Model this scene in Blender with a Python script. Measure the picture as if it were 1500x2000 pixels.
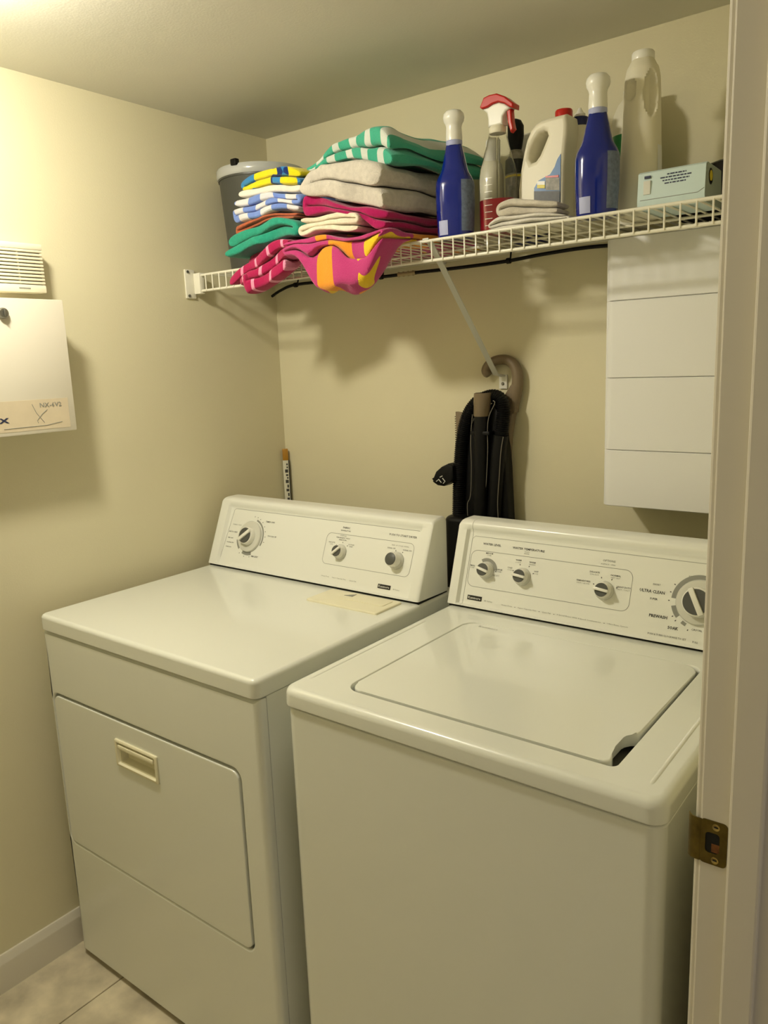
import bpy, bmesh, math, random
from mathutils import Vector, Matrix

for o in list(bpy.data.objects):
    bpy.data.objects.remove(o, do_unlink=True)
scene = bpy.context.scene
COL = scene.collection

# ------------------------------------------------------------------ camera, world, exposure
cam = bpy.data.cameras.new('camera')
cam.sensor_fit = 'VERTICAL'
cam.sensor_height = 32.0
cam.lens = 1516.32 / 2000.0 * 32.0
cam.clip_start = 0.02
cam_o = bpy.data.objects.new('camera', cam)
COL.objects.link(cam_o)
cam_o.location = (1.7932, -1.7928, 1.4788)
cam_o.rotation_euler = (math.radians(79.0294), math.radians(2.2084), math.radians(37.5105))
scene.camera = cam_o

world = bpy.data.worlds.new('hallway_light')
scene.world = world
world.use_nodes = True
bg = world.node_tree.nodes['Background']
bg.inputs[0].default_value = (1.0, 0.92, 0.80, 1)
bg.inputs[1].default_value = 0.40

vs = scene.view_settings
vs.view_transform = 'Standard'
vs.look = 'None'
vs.gamma = 1.0
vs.use_curve_mapping = False
vs.exposure = 0.0

LAMP_LOC = (0.42, -1.18, 2.1505)
LAMP_POWER = 285.0

# ------------------------------------------------------------------ materials
def srgb(h):
    h = h.lstrip('#')
    c = [int(h[i:i + 2], 16) / 255 for i in (0, 2, 4)]
    return tuple(x / 12.92 if x <= 0.04045 else ((x + 0.055) / 1.055) ** 2.4 for x in c)

class NT:
    def __init__(self, name):
        self.m = bpy.data.materials.new(name)
        self.m.use_nodes = True
        self.t = self.m.node_tree
        self.b = self.t.nodes['Principled BSDF']
    def n(self, kind, **kw):
        nd = self.t.nodes.new(kind)
        for k, v in kw.items():
            if k in nd.inputs: nd.inputs[k].default_value = v
            else: setattr(nd, k, v)
        return nd
    def l(self, a, b):
        self.t.links.new(a, b)

def mat(name, col, rough=0.5, metal=0.0, coat=0.0, bump=0.0, bscale=200.0, mottle=0.0, mscale=6.0, trans=0.0, ior=1.45, sheen=0.0, spec=0.5, emit=None, detail=2.0):
    w = NT(name)
    c = srgb(col) if isinstance(col, str) else col
    b = w.b
    b.inputs['Base Color'].default_value = (*c, 1)
    b.inputs['Roughness'].default_value = rough
    b.inputs['Metallic'].default_value = metal
    b.inputs['Coat Weight'].default_value = coat
    b.inputs['Coat Roughness'].default_value = 0.08
    b.inputs['Transmission Weight'].default_value = trans
    b.inputs['IOR'].default_value = ior
    b.inputs['Sheen Weight'].default_value = sheen
    b.inputs['Specular IOR Level'].default_value = spec
    if emit:
        b.inputs['Emission Color'].default_value = (*emit[0], 1)
        b.inputs['Emission Strength'].default_value = emit[1]
    if bump or mottle:
        tc = w.n('ShaderNodeTexCoord')
    if mottle:
        nz = w.n('ShaderNodeTexNoise', Scale=mscale, Detail=4.0)
        w.l(tc.outputs['Object'], nz.inputs['Vector'])
        mr = w.n('ShaderNodeMapRange')
        mr.inputs['From Min'].default_value = 0.3; mr.inputs['From Max'].default_value = 0.7
        mr.inputs['To Min'].default_value = 1 - mottle; mr.inputs['To Max'].default_value = 1 + mottle * 0.4
        w.l(nz.outputs['Fac'], mr.inputs['Value'])
        mx = w.n('ShaderNodeVectorMath', operation='SCALE')
        mx.inputs[0].default_value = c
        w.l(mr.outputs['Result'], mx.inputs['Scale'])
        w.l(mx.outputs[0], b.inputs['Base Color'])
    if bump:
        nz = w.n('ShaderNodeTexNoise', Scale=bscale, Detail=detail)
        w.l(tc.outputs['Object'], nz.inputs['Vector'])
        bp = w.n('ShaderNodeBump', Strength=bump, Distance=0.002)
        w.l(nz.outputs['Fac'], bp.inputs['Height'])
        w.l(bp.outputs['Normal'], b.inputs['Normal'])
    return w.m

def terry(w, strength=0.55):
    tc = w.n('ShaderNodeTexCoord')
    nz = w.n('ShaderNodeTexNoise', Scale=420.0, Detail=3.0)
    w.l(tc.outputs['Object'], nz.inputs['Vector'])
    bp = w.n('ShaderNodeBump', Strength=strength, Distance=0.003)
    w.l(nz.outputs['Fac'], bp.inputs['Height'])
    w.l(bp.outputs['Normal'], w.b.inputs['Normal'])
    w.b.inputs['Roughness'].default_value = 0.95
    w.b.inputs['Sheen Weight'].default_value = 0.25
    w.b.inputs['Specular IOR Level'].default_value = 0.15
    return tc

def cloth(name, col, mottle=0.12):
    w = NT(name)
    tc = terry(w)
    c = srgb(col)
    nz = w.n('ShaderNodeTexNoise', Scale=90.0, Detail=5.0)
    w.l(tc.outputs['Object'], nz.inputs['Vector'])
    mr = w.n('ShaderNodeMapRange')
    mr.inputs['From Min'].default_value = 0.3; mr.inputs['From Max'].default_value = 0.7
    mr.inputs['To Min'].default_value = 1 - mottle; mr.inputs['To Max'].default_value = 1 + mottle * .5
    w.l(nz.outputs['Fac'], mr.inputs['Value'])
    mx = w.n('ShaderNodeVectorMath', operation='SCALE'); mx.inputs[0].default_value = c
    w.l(mr.outputs['Result'], mx.inputs['Scale'])
    w.l(mx.outputs[0], w.b.inputs['Base Color'])
    return w.m

def uv_mask(w, axis, period, duty, phase=0.0, wob=0.0):
    """0/1 stripe mask along a UV axis (metres)."""
    tc = w.n('ShaderNodeTexCoord')
    src = tc.outputs['UV']
    if wob:
        nz = w.n('ShaderNodeTexNoise', Scale=25.0); w.l(src, nz.inputs['Vector'])
        sc = w.n('ShaderNodeVectorMath', operation='SCALE'); sc.inputs['Scale'].default_value = wob
        w.l(nz.outputs['Color'], sc.inputs[0])
        ad = w.n('ShaderNodeVectorMath', operation='ADD'); w.l(src, ad.inputs[0]); w.l(sc.outputs[0], ad.inputs[1])
        src = ad.outputs[0]
    sp = w.n('ShaderNodeSeparateXYZ'); w.l(src, sp.inputs[0])
    a = w.n('ShaderNodeMath', operation='MULTIPLY_ADD'); a.inputs[1].default_value = 1 / period; a.inputs[2].default_value = phase + 50
    w.l(sp.outputs[axis], a.inputs[0])
    f = w.n('ShaderNodeMath', operation='FRACT'); w.l(a.outputs[0], f.inputs[0])
    g = w.n('ShaderNodeMath', operation='LESS_THAN'); g.inputs[1].default_value = duty; w.l(f.outputs[0], g.inputs[0])
    return g.outputs[0]

def mixc(w, fac, a, b):
    m = w.n('ShaderNodeMix', data_type='RGBA')
    w.l(fac, m.inputs[0])
    for i, x in ((6, a), (7, b)):
        if isinstance(x, str): m.inputs[i].default_value = (*srgb(x), 1)
        elif isinstance(x, tuple): m.inputs[i].default_value = (*x, 1)
        else: w.l(x, m.inputs[i])
    return m.outputs[2]

def striped(name, a, b, axis, period, duty, phase=0.0, wob=0.004):
    w = NT(name); terry(w)
    w.l(mixc(w, uv_mask(w, axis, period, duty, phase, wob), a, b), w.b.inputs['Base Color'])
    return w.m

def checked(name, a, b, period):
    w = NT(name); terry(w)
    m1 = uv_mask(w, 0, period, .5, 0, .003); m2 = uv_mask(w, 1, period, .5, 0.2, .003)
    s = w.n('ShaderNodeMath', operation='ADD'); w.l(m1, s.inputs[0]); w.l(m2, s.inputs[1])
    md = w.n('ShaderNodeMath', operation='MODULO'); md.inputs[1].default_value = 2; w.l(s.outputs[0], md.inputs[0])
    w.l(mixc(w, md.outputs[0], a, b), w.b.inputs['Base Color'])
    return w.m

def blotch(name, cols, scale, thr, seed=0.0):
    """patches of colours over the first: procedural printed towel."""
    w = NT(name); terry(w)
    tc = w.n('ShaderNodeTexCoord')
    cur = cols[0]
    for i, c in enumerate(cols[1:]):
        mp = w.n('ShaderNodeMapping'); mp.inputs['Location'].default_value = (seed + i * 3.1, i * 1.7 + seed, 0)
        w.l(tc.outputs['UV'], mp.inputs['Vector'])
        nz = w.n('ShaderNodeTexNoise', Scale=scale[i], Detail=1.0, Distortion=0.6)
        w.l(mp.outputs[0], nz.inputs['Vector'])
        g = w.n('ShaderNodeMath', operation='GREATER_THAN'); g.inputs[1].default_value = thr[i]
        w.l(nz.outputs['Fac'], g.inputs[0])
        cur = mixc(w, g.outputs[0], cur, c)
    w.l(cur, w.b.inputs['Base Color'])
    return w.m

M = {}
M['wall'] = mat('cream_wall_paint', '#d9d2b2', rough=0.55, bump=0.12, bscale=260, mottle=0.02, mscale=3)
M['ceil'] = mat('ceiling_paint', '#dedccf', rough=0.8, bump=0.1, bscale=200)
M['trim'] = mat('white_trim_paint', '#d9d3c4', rough=0.35, bump=0.08, bscale=40)
M['enamel'] = mat('white_enamel', '#e2e4da', rough=0.3, coat=0.7, spec=0.4)
M['console'] = mat('white_console_plastic', '#e6e7de', rough=0.28, coat=0.2)
M['almond'] = mat('almond_plastic', '#e6e1c4', rough=0.35)
M['dark_gap'] = mat('dark_cavity', '#15140f', rough=0.8)
M['tub'] = mat('grey_tub', '#5d5d55', rough=0.5)
M['grey_print'] = mat('grey_print', '#8c8d84', rough=0.5)
M['dark_print'] = mat('dark_print', '#3b3b38', rough=0.5)
M['black_badge'] = mat('black_badge', '#1a1a18', rough=0.3)
M['silver'] = mat('silver_print', '#d5d5cc', rough=0.3)
M['knob_white'] = mat('knob_white', '#e4e3d8', rough=0.25, coat=0.3)
M['knob_grey'] = mat('knob_grey', '#4f504b', rough=0.45)
M['knob_skirt'] = mat('knob_skirt', '#cfcfc4', rough=0.2, coat=0.3)
M['wire'] = mat('white_vinyl_wire', '#e9e6d6', rough=0.35, coat=0.1)
M['brace'] = mat('painted_steel_strut', '#cfcfc6', rough=0.35)
M['screw'] = mat('steel_screw', '#8d8d86', rough=0.35, metal=0.9)
M['brass'] = mat('aged_brass', '#6d5e2c', rough=0.38, metal=0.75, mottle=0.4, mscale=60)
M['brass_lt'] = mat('brass_screw', '#b7a264', rough=0.3, metal=0.85)
M['wood_rust'] = mat('raw_wood', '#7a4a1e', rough=0.8, mottle=0.5, mscale=150)
M['tile'] = mat('travertine_tile', '#d6cbb0', rough=0.35, mottle=0.38, mscale=11, bump=0.05, bscale=30)
M['grout'] = mat('grout', '#8e8168', rough=0.9)
M['hall_floor'] = mat('hall_floor', '#8d7250', rough=0.5, mottle=0.2)
M['panel_white'] = mat('panel_powdercoat', '#e2dccb', rough=0.45, bump=0.03, bscale=400)
M['siren'] = mat('siren_plastic', '#e8e2c8', rough=0.4)
M['label_cream'] = mat('panel_label', '#d6c8ac', rough=0.4, mottle=0.05, mscale=30)
M['navy_print'] = mat('navy_print', '#28304e', rough=0.5)
M['cover'] = mat('white_cover', '#e4e4e2', rough=0.4, bump=0.04, bscale=300)
M['black_rubber'] = mat('black_plastic', '#0a0a0b', rough=0.45, spec=0.25)
M['black_hose'] = mat('black_hose', '#0d0d0d', rough=0.42, spec=0.35)
M['taupe'] = mat('taupe_plastic', '#75664f', rough=0.45)
M['taupe_dk'] = mat('taupe_dark', '#544a38', rough=0.5)
M['edge_grey'] = mat('grey_edge_plastic', '#6f6a5e', rough=0.5)
M['bucket'] = mat('charcoal_bucket', '#4a4b45', rough=0.4)
M['bucket_rim'] = mat('silver_grey_rim', '#b8bab8', rough=0.22, coat=0.4)
M['blue'] = mat('cobalt_bottle', '#0a1f7c', rough=0.12, coat=0.5)
M['blue_label'] = mat('grey_blue_label', '#6d7a94', rough=0.4, mottle=0.35, mscale=140)
M['pale_label'] = mat('pale_label', '#aab0d6', rough=0.5)
M['white_pl'] = mat('white_plastic', '#ecebe2', rough=0.3, coat=0.15)
M['hdpe'] = mat('white_hdpe', '#e4dfca', rough=0.42)
M['red'] = mat('red_plastic', '#b81c14', rough=0.3, coat=0.2)
M['red_liq'] = mat('red_liquid', '#9c1026', rough=0.15)
M['clear'] = mat('clear_pet', '#f6f7f2', rough=0.02, trans=1.0, ior=1.04, coat=0.8)
M['navy'] = mat('navy_plastic', '#161f58', rough=0.3)
M['label_blue'] = mat('label_blue', '#0f5f9e', rough=0.35)
M['label_black'] = mat('label_black', '#23251f', rough=0.4, mottle=0.6, mscale=120)
M['label_grey'] = mat('label_grey', '#8a8678', rough=0.4, mottle=0.4, mscale=120)
M['label_yellow'] = mat('label_yellow', '#d8c82c', rough=0.4)
M['green'] = mat('green_label', '#1f7a3c', rough=0.4)
M['box_blue'] = mat('pale_blue_card', '#c9dcdc', rough=0.55, mottle=0.04, mscale=20)
M['box_end'] = mat('grey_card_end', '#8f9a92', rough=0.6)
M['yellow'] = mat('yellow_print', '#cdb92a', rough=0.5)
M['black_cloth'] = mat('black_fabric', '#17130f', rough=0.9)
M['maroon'] = mat('maroon_fabric', '#3d1512', rough=0.9, mottle=0.3)
M['ochre'] = mat('ochre_wood', '#a8781f', rough=0.5)
M['stick_white'] = mat('stick_print_white', '#cfccb6', rough=0.6)
M['beige_fit'] = mat('beige_fitting', '#a99a78', rough=0.4, metal=0.3)
M['bulb'] = mat('lamp_glass', '#ffffff', rough=0.4, emit=((1.0, 0.93, 0.765), LAMP_POWER))
# towels
M['t_beige'] = cloth('oat_terry', '#cbc4b8')
M['t_magenta'] = cloth('magenta_terry', '#a81458')
M['t_cream'] = cloth('cream_terry', '#e6dcc4')
M['t_teal'] = cloth('teal_terry', '#2a9a80')
M['t_terra'] = cloth('terracotta_terry', '#b4603f')
M['t_white'] = cloth('white_terry', '#ebe5d8', 0.05)
M['t_rag'] = cloth('grey_white_rag', '#d3ccbe')
M['t_rag2'] = cloth('thin_white_cloth', '#dcd8cf', 0.05)
M['t_green'] = striped('green_white_terry', '#cfd4cb', '#43a78a', 0, 0.046, 0.6)
M['t_check'] = checked('blue_white_check_terry', '#dedce0', '#7590d6', 0.082)
M['t_stripe'] = striped('magenta_pink_stripe_terry', '#a8164f', '#e296b2', 0, 0.05, 0.17)
M['t_pink'] = blotch('pink_orange_terry', ['#b83a76', '#e8952a', '#e8c024'], [10.0, 13.0], [0.60, 0.655], 5.3)
M['t_print'] = blotch('blue_yellow_printed_terry', ['#3582bd', '#16306e', '#e8d81c'], [14.0, 13.0], [0.53, 0.52], 4.2)

# ------------------------------------------------------------------ helpers
def link(o):
    COL.objects.link(o); return o

def tag(o, label=None, cat=None, group=None, kind=None):
    if label: o['label'] = label
    if cat: o['category'] = cat
    if group: o['group'] = group
    if kind: o['kind'] = kind
    return o

def thing(name, label, cat, loc, group=None):
    o = link(bpy.data.objects.new(name, None))
    o.location = loc
    o.empty_display_size = 0.05
    return tag(o, label, cat, group)

def adopt(o, parent):
    if parent is not None:
        o.parent = parent
        if parent.type == 'EMPTY':
            o.matrix_parent_inverse = Matrix.Translation(parent.location).inverted()
        else:
            o.matrix_parent_inverse = Matrix.Identity(4)

def obj(name, bm, m, parent=None, smooth=True, recalc=True, wn=False):
    if recalc:
        bmesh.ops.recalc_face_normals(bm, faces=bm.faces)
    me = bpy.data.meshes.new(name)
    bm.to_mesh(me); bm.free()
    me.materials.append(M[m] if isinstance(m, str) else m)
    if smooth:
        me.polygons.foreach_set('use_smooth', [True] * len(me.polygons))
        try: me.set_sharp_from_angle(angle=math.radians(40))
        except Exception: pass
    o = link(bpy.data.objects.new(name, me))
    adopt(o, parent)
    if wn:
        md = o.modifiers.new('even_shading', 'WEIGHTED_NORMAL'); md.keep_sharp = True; md.weight = 100
    return o

def new(): return bmesh.new()

def box(bm, x0, x1, y0, y1, z0, z1, bev=0.0, seg=2):
    vs_ = [bm.verts.new((x, y, z)) for x in (x0, x1) for y in (y0, y1) for z in (z0, z1)]
    q = [(0, 1, 3, 2), (4, 6, 7, 5), (0, 4, 5, 1), (2, 3, 7, 6), (0, 2, 6, 4), (1, 5, 7, 3)]
    fs = [bm.faces.new([vs_[i] for i in f]) for f in q]
    if bev:
        es = {e for f in fs for e in f.edges}
        bmesh.ops.bevel(bm, geom=list(es), offset=bev, segments=seg, affect='EDGES', profile=0.5)
    return bm

def bx(*a, **k): return box(new(), *a, **k)

def loft(bm, rings, cap0=True, cap1=True, closed=False):
    R = [[bm.verts.new(p) for p in r] for r in rings]
    n = len(R[0])
    pairs = list(zip(R, R[1:])) + ([(R[-1], R[0])] if closed else [])
    for a, b in pairs:
        for i in range(n):
            j = (i + 1) % n
            bm.faces.new((a[i], a[j], b[j], b[i]))
    if not closed:
        if cap0: bm.faces.new(R[0])
        if cap1: bm.faces.new(R[-1])
    return bm

def rrect(a0, a1, b0, b1, r, n=6):
    pts = []
    rs = r if isinstance(r, (list, tuple)) else (r, r, r, r)
    for cx, cy, s, r in ((a1 - rs[0], b0 + rs[0], -90, rs[0]), (a1 - rs[1], b1 - rs[1], 0, rs[1]), (a0 + rs[2], b1 - rs[2], 90, rs[2]), (a0 + rs[3], b0 + rs[3], 180, rs[3])):
        for k in range(n + 1):
            t = math.radians(s + 90 * k / n)
            pts.append((cx + r * math.cos(t), cy + r * math.sin(t)))
    return pts

def rbox(x0, x1, y0, y1, z0, z1, r, e=0.0, e0=0.0, n=6, seg=4, bm=None):
    """box with plan corner radius r, top edge rounding e, bottom edge rounding e0."""
    bm = bm or new()
    rings = []
    if e0:
        for k in range(seg + 1):
            t = math.pi / 2 * k / seg
            i = e0 * (1 - math.sin(t)); z = z0 + e0 * (1 - math.cos(t))
            rings.append([(x, y, z) for x, y in rrect(x0 + i, x1 - i, y0 + i, y1 - i, max(r - i, .0008), n)])
    else:
        rings.append([(x, y, z0) for x, y in rrect(x0, x1, y0, y1, r, n)])
    if e:
        for k in range(seg + 1):
            t = math.pi / 2 * k / seg
            i = e * (1 - math.cos(t)); z = z1 - e + e * math.sin(t)
            rings.append([(x, y, z) for x, y in rrect(x0 + i, x1 - i, y0 + i, y1 - i, max(r - i, .0008), n)])
    else:
        rings.append([(x, y, z1) for x, y in rrect(x0, x1, y0, y1, r, n)])
    return loft(bm, rings)

def ell(cx, cy, rx, ry, z, n=32, p=2.0, rot=0.0):
    pts = []
    for k in range(n):
        t = 2 * math.pi * k / n
        c, s = math.cos(t), math.sin(t)
        x = rx * math.copysign(abs(c) ** (2 / p), c); y = ry * math.copysign(abs(s) ** (2 / p), s)
        pts.append((cx + x * math.cos(rot) - y * math.sin(rot), cy + x * math.sin(rot) + y * math.cos(rot), z))
    return pts

def lathe(cx, cy, prof, n=32, bm=None, cap0=True, cap1=True, ratio=1.0, p=2.0, rot=0.0):
    return loft(bm or new(), [ell(cx, cy, r, r * ratio, z, n, p, rot) for r, z in prof], cap0, cap1)

def catmull(pts, per=6):
    P = [Vector(p) for p in pts]
    out = []
    for i in range(len(P) - 1):
        p0 = P[max(i - 1, 0)]; p1 = P[i]; p2 = P[i + 1]; p3 = P[min(i + 2, len(P) - 1)]
        for k in range(per):
            t = k / per
            out.append(0.5 * ((2 * p1) + (p2 - p0) * t + (2 * p0 - 5 * p1 + 4 * p2 - p3) * t * t + (3 * p1 - p0 - 3 * p2 + p3) * t ** 3))
    out.append(P[-1])
    return out

def tube(pts, r, n=8, bm=None, cap=True, rfun=None, flat=1.0):
    bm = bm or new()
    P = [Vector(p) for p in pts]
    rings = []; up = None
    for i, p in enumerate(P):
        d = (P[min(i + 1, len(P) - 1)] - P[max(i - 1, 0)]).normalized()
        if up is None:
            up = Vector((0, 1, 0)) if abs(d.y) < .9 else Vector((1, 0, 0))
        a = (up - d * up.dot(d)).normalized(); up = a
        b = d.cross(a)
        rr = rfun(i / (len(P) - 1)) if rfun else r
        rings.append([p + a * (rr * flat * math.cos(2 * math.pi * k / n)) + b * (rr * math.sin(2 * math.pi * k / n)) for k in range(n)])
    return loft(bm, rings, cap, cap)

def resample(pts, step):
    out = [pts[0].copy()]; acc = 0.0
    for a, b in zip(pts, pts[1:]):
        L = (b - a).length; t = step - acc
        while t <= L:
            out.append(a.lerp(b, t / L)); t += step
        acc = (acc + L) % step
    return out

def corrugated(path, r, pitch=0.0052, amp=0.0016, n=14):
    P = resample(path, pitch / 4)
    bm = new(); rings = []; up = Vector((0, 1, 0))
    for i, p in enumerate(P):
        d = (P[min(i + 1, len(P) - 1)] - P[max(i - 1, 0)]).normalized()
        a = (up - d * up.dot(d)).normalized(); b = d.cross(a)
        rr = r + amp * (1, 0, -1, 0)[i % 4]
        rings.append([p + a * (rr * math.cos(2 * math.pi * k / n)) + b * (rr * math.sin(2 * math.pi * k / n)) for k in range(n)])
    return loft(bm, rings)

def prism(pts, y0, y1, bev=0.0, seg=2):
    """outline in (x, z) extruded from y0 to y1"""
    bm = new()
    a = [bm.verts.new((x, y0, z)) for x, z in pts]; b = [bm.verts.new((x, y1, z)) for x, z in pts]
    n = len(pts)
    fa = bm.faces.new(a); fb = bm.faces.new(b[::-1])
    for i in range(n):
        bm.faces.new((a[i], b[i], b[(i + 1) % n], a[(i + 1) % n]))
    if bev:
        es = list(set(fa.edges) | set(fb.edges))
        bmesh.ops.bevel(bm, geom=es, offset=bev, segments=seg, affect='EDGES', profile=0.5)
    return bm

def mesh_from_curve(cu):
    tmp = bpy.data.objects.new('tmp', cu)
    COL.objects.link(tmp)
    dg = bpy.context.evaluated_depsgraph_get()
    me = bpy.data.meshes.new_from_object(tmp.evaluated_get(dg))
    bpy.data.objects.remove(tmp, do_unlink=True)
    bm = new(); bm.from_mesh(me); bpy.data.meshes.remove(me)
    return bm

def shape2d(loops, depth, bev=0.0, smooth_loops=False):
    """closed outlines (with holes) in XY, thickness 'depth' about z = 0, rounded rim"""
    cu = bpy.data.curves.new('outline', 'CURVE'); cu.dimensions = '2D'; cu.fill_mode = 'BOTH'
    for L in loops:
        if smooth_loops:
            L = [(v.x, v.y) for v in catmull([(x, y, 0) for x, y in [L[-1]] + L + L[:2]], 4)[4:-4 - 1]]
        s = cu.splines.new('POLY'); s.points.add(len(L) - 1); s.use_cyclic_u = True
        for p, (x, y) in zip(s.points, L): p.co = (x, y, 0, 1)
    cu.extrude = depth / 2 - bev; cu.bevel_depth = bev; cu.bevel_resolution = 3; cu.offset = -bev
    return mesh_from_curve(cu)

XZ = Matrix(((1, 0, 0, 0), (0, 0, -1, 0), (0, 1, 0, 0), (0, 0, 0, 1)))   # outline XY -> world XZ, thickness along -Y

def xz_shape(loops, y, depth, bev=0.0, smooth_loops=False):
    bm = shape2d(loops, depth, bev, smooth_loops)
    bmesh.ops.transform(bm, matrix=Matrix.Translation((0, y, 0)) @ XZ, verts=bm.verts)
    return bm

def lettering(txt, width, matx, parent, m='dark_print', height=None, align='LEFT', name='printed_text', bold=0.0, raise_=0.0004):
    """flat printed lettering on a local XY plane"""
    cu = bpy.data.curves.new('lettering', 'FONT'); cu.body = txt; cu.size = 1.0; cu.resolution_u = 1
    cu.offset = bold
    bm = mesh_from_curve(cu)
    xs = [v.co.x for v in bm.verts]; ys = [v.co.y for v in bm.verts]
    if not xs: return None
    x0, x1, y0, y1 = min(xs), max(xs), min(ys), max(ys)
    sx = width / (x1 - x0); sy = (height / (y1 - y0)) if height else sx
    off = {'LEFT': 0, 'CENTER': -width / 2, 'RIGHT': -width}[align]
    for v in bm.verts:
        v.co = ((v.co.x - x0) * sx + off, (v.co.y - (y0 + y1) / 2) * sy, raise_)
    bmesh.ops.transform(bm, matrix=matx, verts=bm.verts)
    return obj(name, bm, m, parent, smooth=False, recalc=False)

def ringpatch(ringfn, a0, a1, z0, z1, off=0.0006, na=10, nz=10):
    """label patch on a bottle; ringfn(theta_deg, z) -> (x, y)"""
    bm = new(); G = []
    for j in range(nz + 1):
        z = z0 + (z1 - z0) * j / nz
        G.append([bm.verts.new((*ringfn(a0 + (a1 - a0) * i / na, z, off), z)) for i in range(na + 1)])
    for j in range(nz):
        for i in range(na):
            bm.faces.new((G[j][i], G[j][i + 1], G[j + 1][i + 1], G[j + 1][i]))
    return bm

def interp(tab, x):
    if x <= tab[0][0]: return tab[0][1]
    for (a, u), (b, v) in zip(tab, tab[1:]):
        if x <= b:
            t = (x - a) / (b - a); t = t * t * (3 - 2 * t) * .5 + t * .5
            return u + (v - u) * t
    return tab[-1][1]

# ================================================================== THE ROOM
H = 2.1507
def struct(name, bm, m, parent=None, smooth=False):
    o = obj(name, bm, m, parent, smooth)
    if parent is None: o['kind'] = 'structure'
    return o

struct('wall_back', bx(-0.12, 1.70, 0.0, 0.12, -0.03, H + .05), 'wall')
struct('wall_left', bx(-0.12, 0.0, -2.4, 0.0, -0.03, H + .05), 'wall')
struct('wall_right', bx(1.584, 1.69, -0.945, 0.0, -0.03, H + .05), 'wall')
w = bx(1.584, 1.69, -2.4, -1.80, -0.03, H + .05); box(w, 1.584, 1.69, -1.80, -0.945, 2.06, H + .05)
struct('wall_right_entry', w, 'wall')
struct('wall_front', bx(-0.12, 1.69, -2.52, -2.4, -0.03, H + .05), 'wall')
struct('ceiling', bx(-0.12, 3.2, -3.6, 0.12, H, H + .1), 'ceil')
fl = struct('floor', bx(-0.12, 1.70, -2.52, 0.12, -0.06, -0.004), 'grout')
struct('floor_hall', bx(1.70, 3.2, -3.6, 0.12, -0.06, -0.001), 'hall_floor')
T_ = 0.33
tm = None
for i in range(-1, 5):
    for j in range(0, 8):
        xa = max(0.21 + (i - 0) * T_, 0.001) if i >= 0 else 0.001
        xb = min(0.21 + (i + 1) * T_, 1.70); yb = -0.19 - (j - 1) * T_; ya = yb - T_
        yb = min(yb, -0.001); ya = max(ya, -2.39)
        if xb - xa < .02 or yb - ya < .02: continue
        struct('tile', bx(xa + .0015, xb - .0015, ya + .0015, yb - .0015, -0.01, 0.0, bev=0.0012, seg=1), 'tile', fl)

# baseboard with moulded cap along the left wall
prof = [(0, 0), (.013, 0), (.013, .072), (.0125, .077), (.009, .082), (.0085, .088), (.005, .0945), (0, .0945)]
bm = new(); loft(bm, [[(x, y, z) for x, z in prof] for y in (-2.39, -0.002)])
struct('baseboard_left', bm, 'trim', smooth=True)
bm = new(); loft(bm, [[(x, -z0, z) for z0, z in prof] for x in (0.013, 1.583)])
struct('baseboard_back', bm, 'trim', smooth=True)

# door frame in the right wall (latch side)
struct('trim_1', bx(1.579, 1.702, -0.965, -0.944, -0.004, 2.06, bev=0.002), 'trim')          # jamb
struct('trim_2', bx(1.611, 1.645, -0.977, -0.964, -0.004, 2.05, bev=0.003), 'trim')          # door stop
struct('trim_3', bx(1.5725, 1.585, -0.961, -0.895, -0.004, 2.10, bev=0.003), 'trim')         # casing, room side
struct('trim_4', bx(1.689, 1.703, -0.961, -0.895, -0.004, 2.10, bev=0.003), 'trim')          # casing, hall side
struct('trim_5', bx(1.579, 1.702, -1.80, -0.944, 2.04, 2.06, bev=0.002), 'trim')             # head jamb
struct('trim_6', bx(1.579, 1.702, -1.82, -1.80, -0.004, 2.06, bev=0.002), 'trim')            # hinge jamb

# ================================================================== CEILING LAMP (outside the frame, lights the room)
lt = thing('ceiling_lamp', 'round flush ceiling lamp with frosted glass dome on the laundry ceiling', 'lamp', LAMP_LOC)
lx, ly, lz = LAMP_LOC
obj('base_pan', lathe(lx, ly, [(.072, lz + .0005), (.072, lz - .012), (.066, lz - .018)], 48), 'white_pl', lt)
obj('glass_dome', lathe(lx, ly, [(.056, lz - .017), (.060, lz - .026), (.060, lz - .038), (.056, lz - .052), (.045, lz - .064), (.028, lz - .071), (.008, lz - .074)], 48), 'bulb', lt)

# ================================================================== DRYER
DX0, DX1, DYF, TOP = 0.049, 0.792, -0.904, 0.9228

def face_matrix(A, B):
    e = Vector((0, B[0] - A[0], B[1] - A[1])).normalized()
    n = Vector((0, -e.z, e.y))
    m = Matrix.Identity(4)
    for r in range(3):
        m[r][0] = (1, 0, 0)[r]; m[r][1] = e[r]; m[r][2] = n[r]; m[r][3] = (0, A[0], A[1])[r]
    return m

def console_profile(A, B, yback, ztop, rec):
    """profile in (y, z); face from A to B, pushed in by rec, below a rounded nose"""
    e = Vector((B[0] - A[0], B[1] - A[1])).normalized(); n = Vector((-e.y, e.x))
    L = (Vector(B) - Vector(A)).length
    pts = []
    def f(t, o): 
        q = Vector(A) + e * t + n * o
        pts.append((q.x, q.y))
    o = 0.009
    f(-.0043, o); f(-.002, o); f(0.001, o - rec * .9); f(.006, o - rec)
    for t in (.05, .10, .15): f(t, o - rec)
    f(.163, o - rec); f(.167, o - rec * .95); f(.172, o - rec * .45); f(.176, o - rec * .1); f(.180, o)
    # nose rolling over the top
    yn, zn = pts[-1]
    zt = ztop
    for k in range(1, 6):
        a = math.pi / 2 * k / 5
        pts.append((yn + (1 - math.cos(a)) * .022 * 1.0, zn + (zt - zn) * math.sin(a)))
    pts.append((yback - .006, zt)); pts.append((yback, zt - .006)); pts.append((yback, .9260))
    return pts

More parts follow.
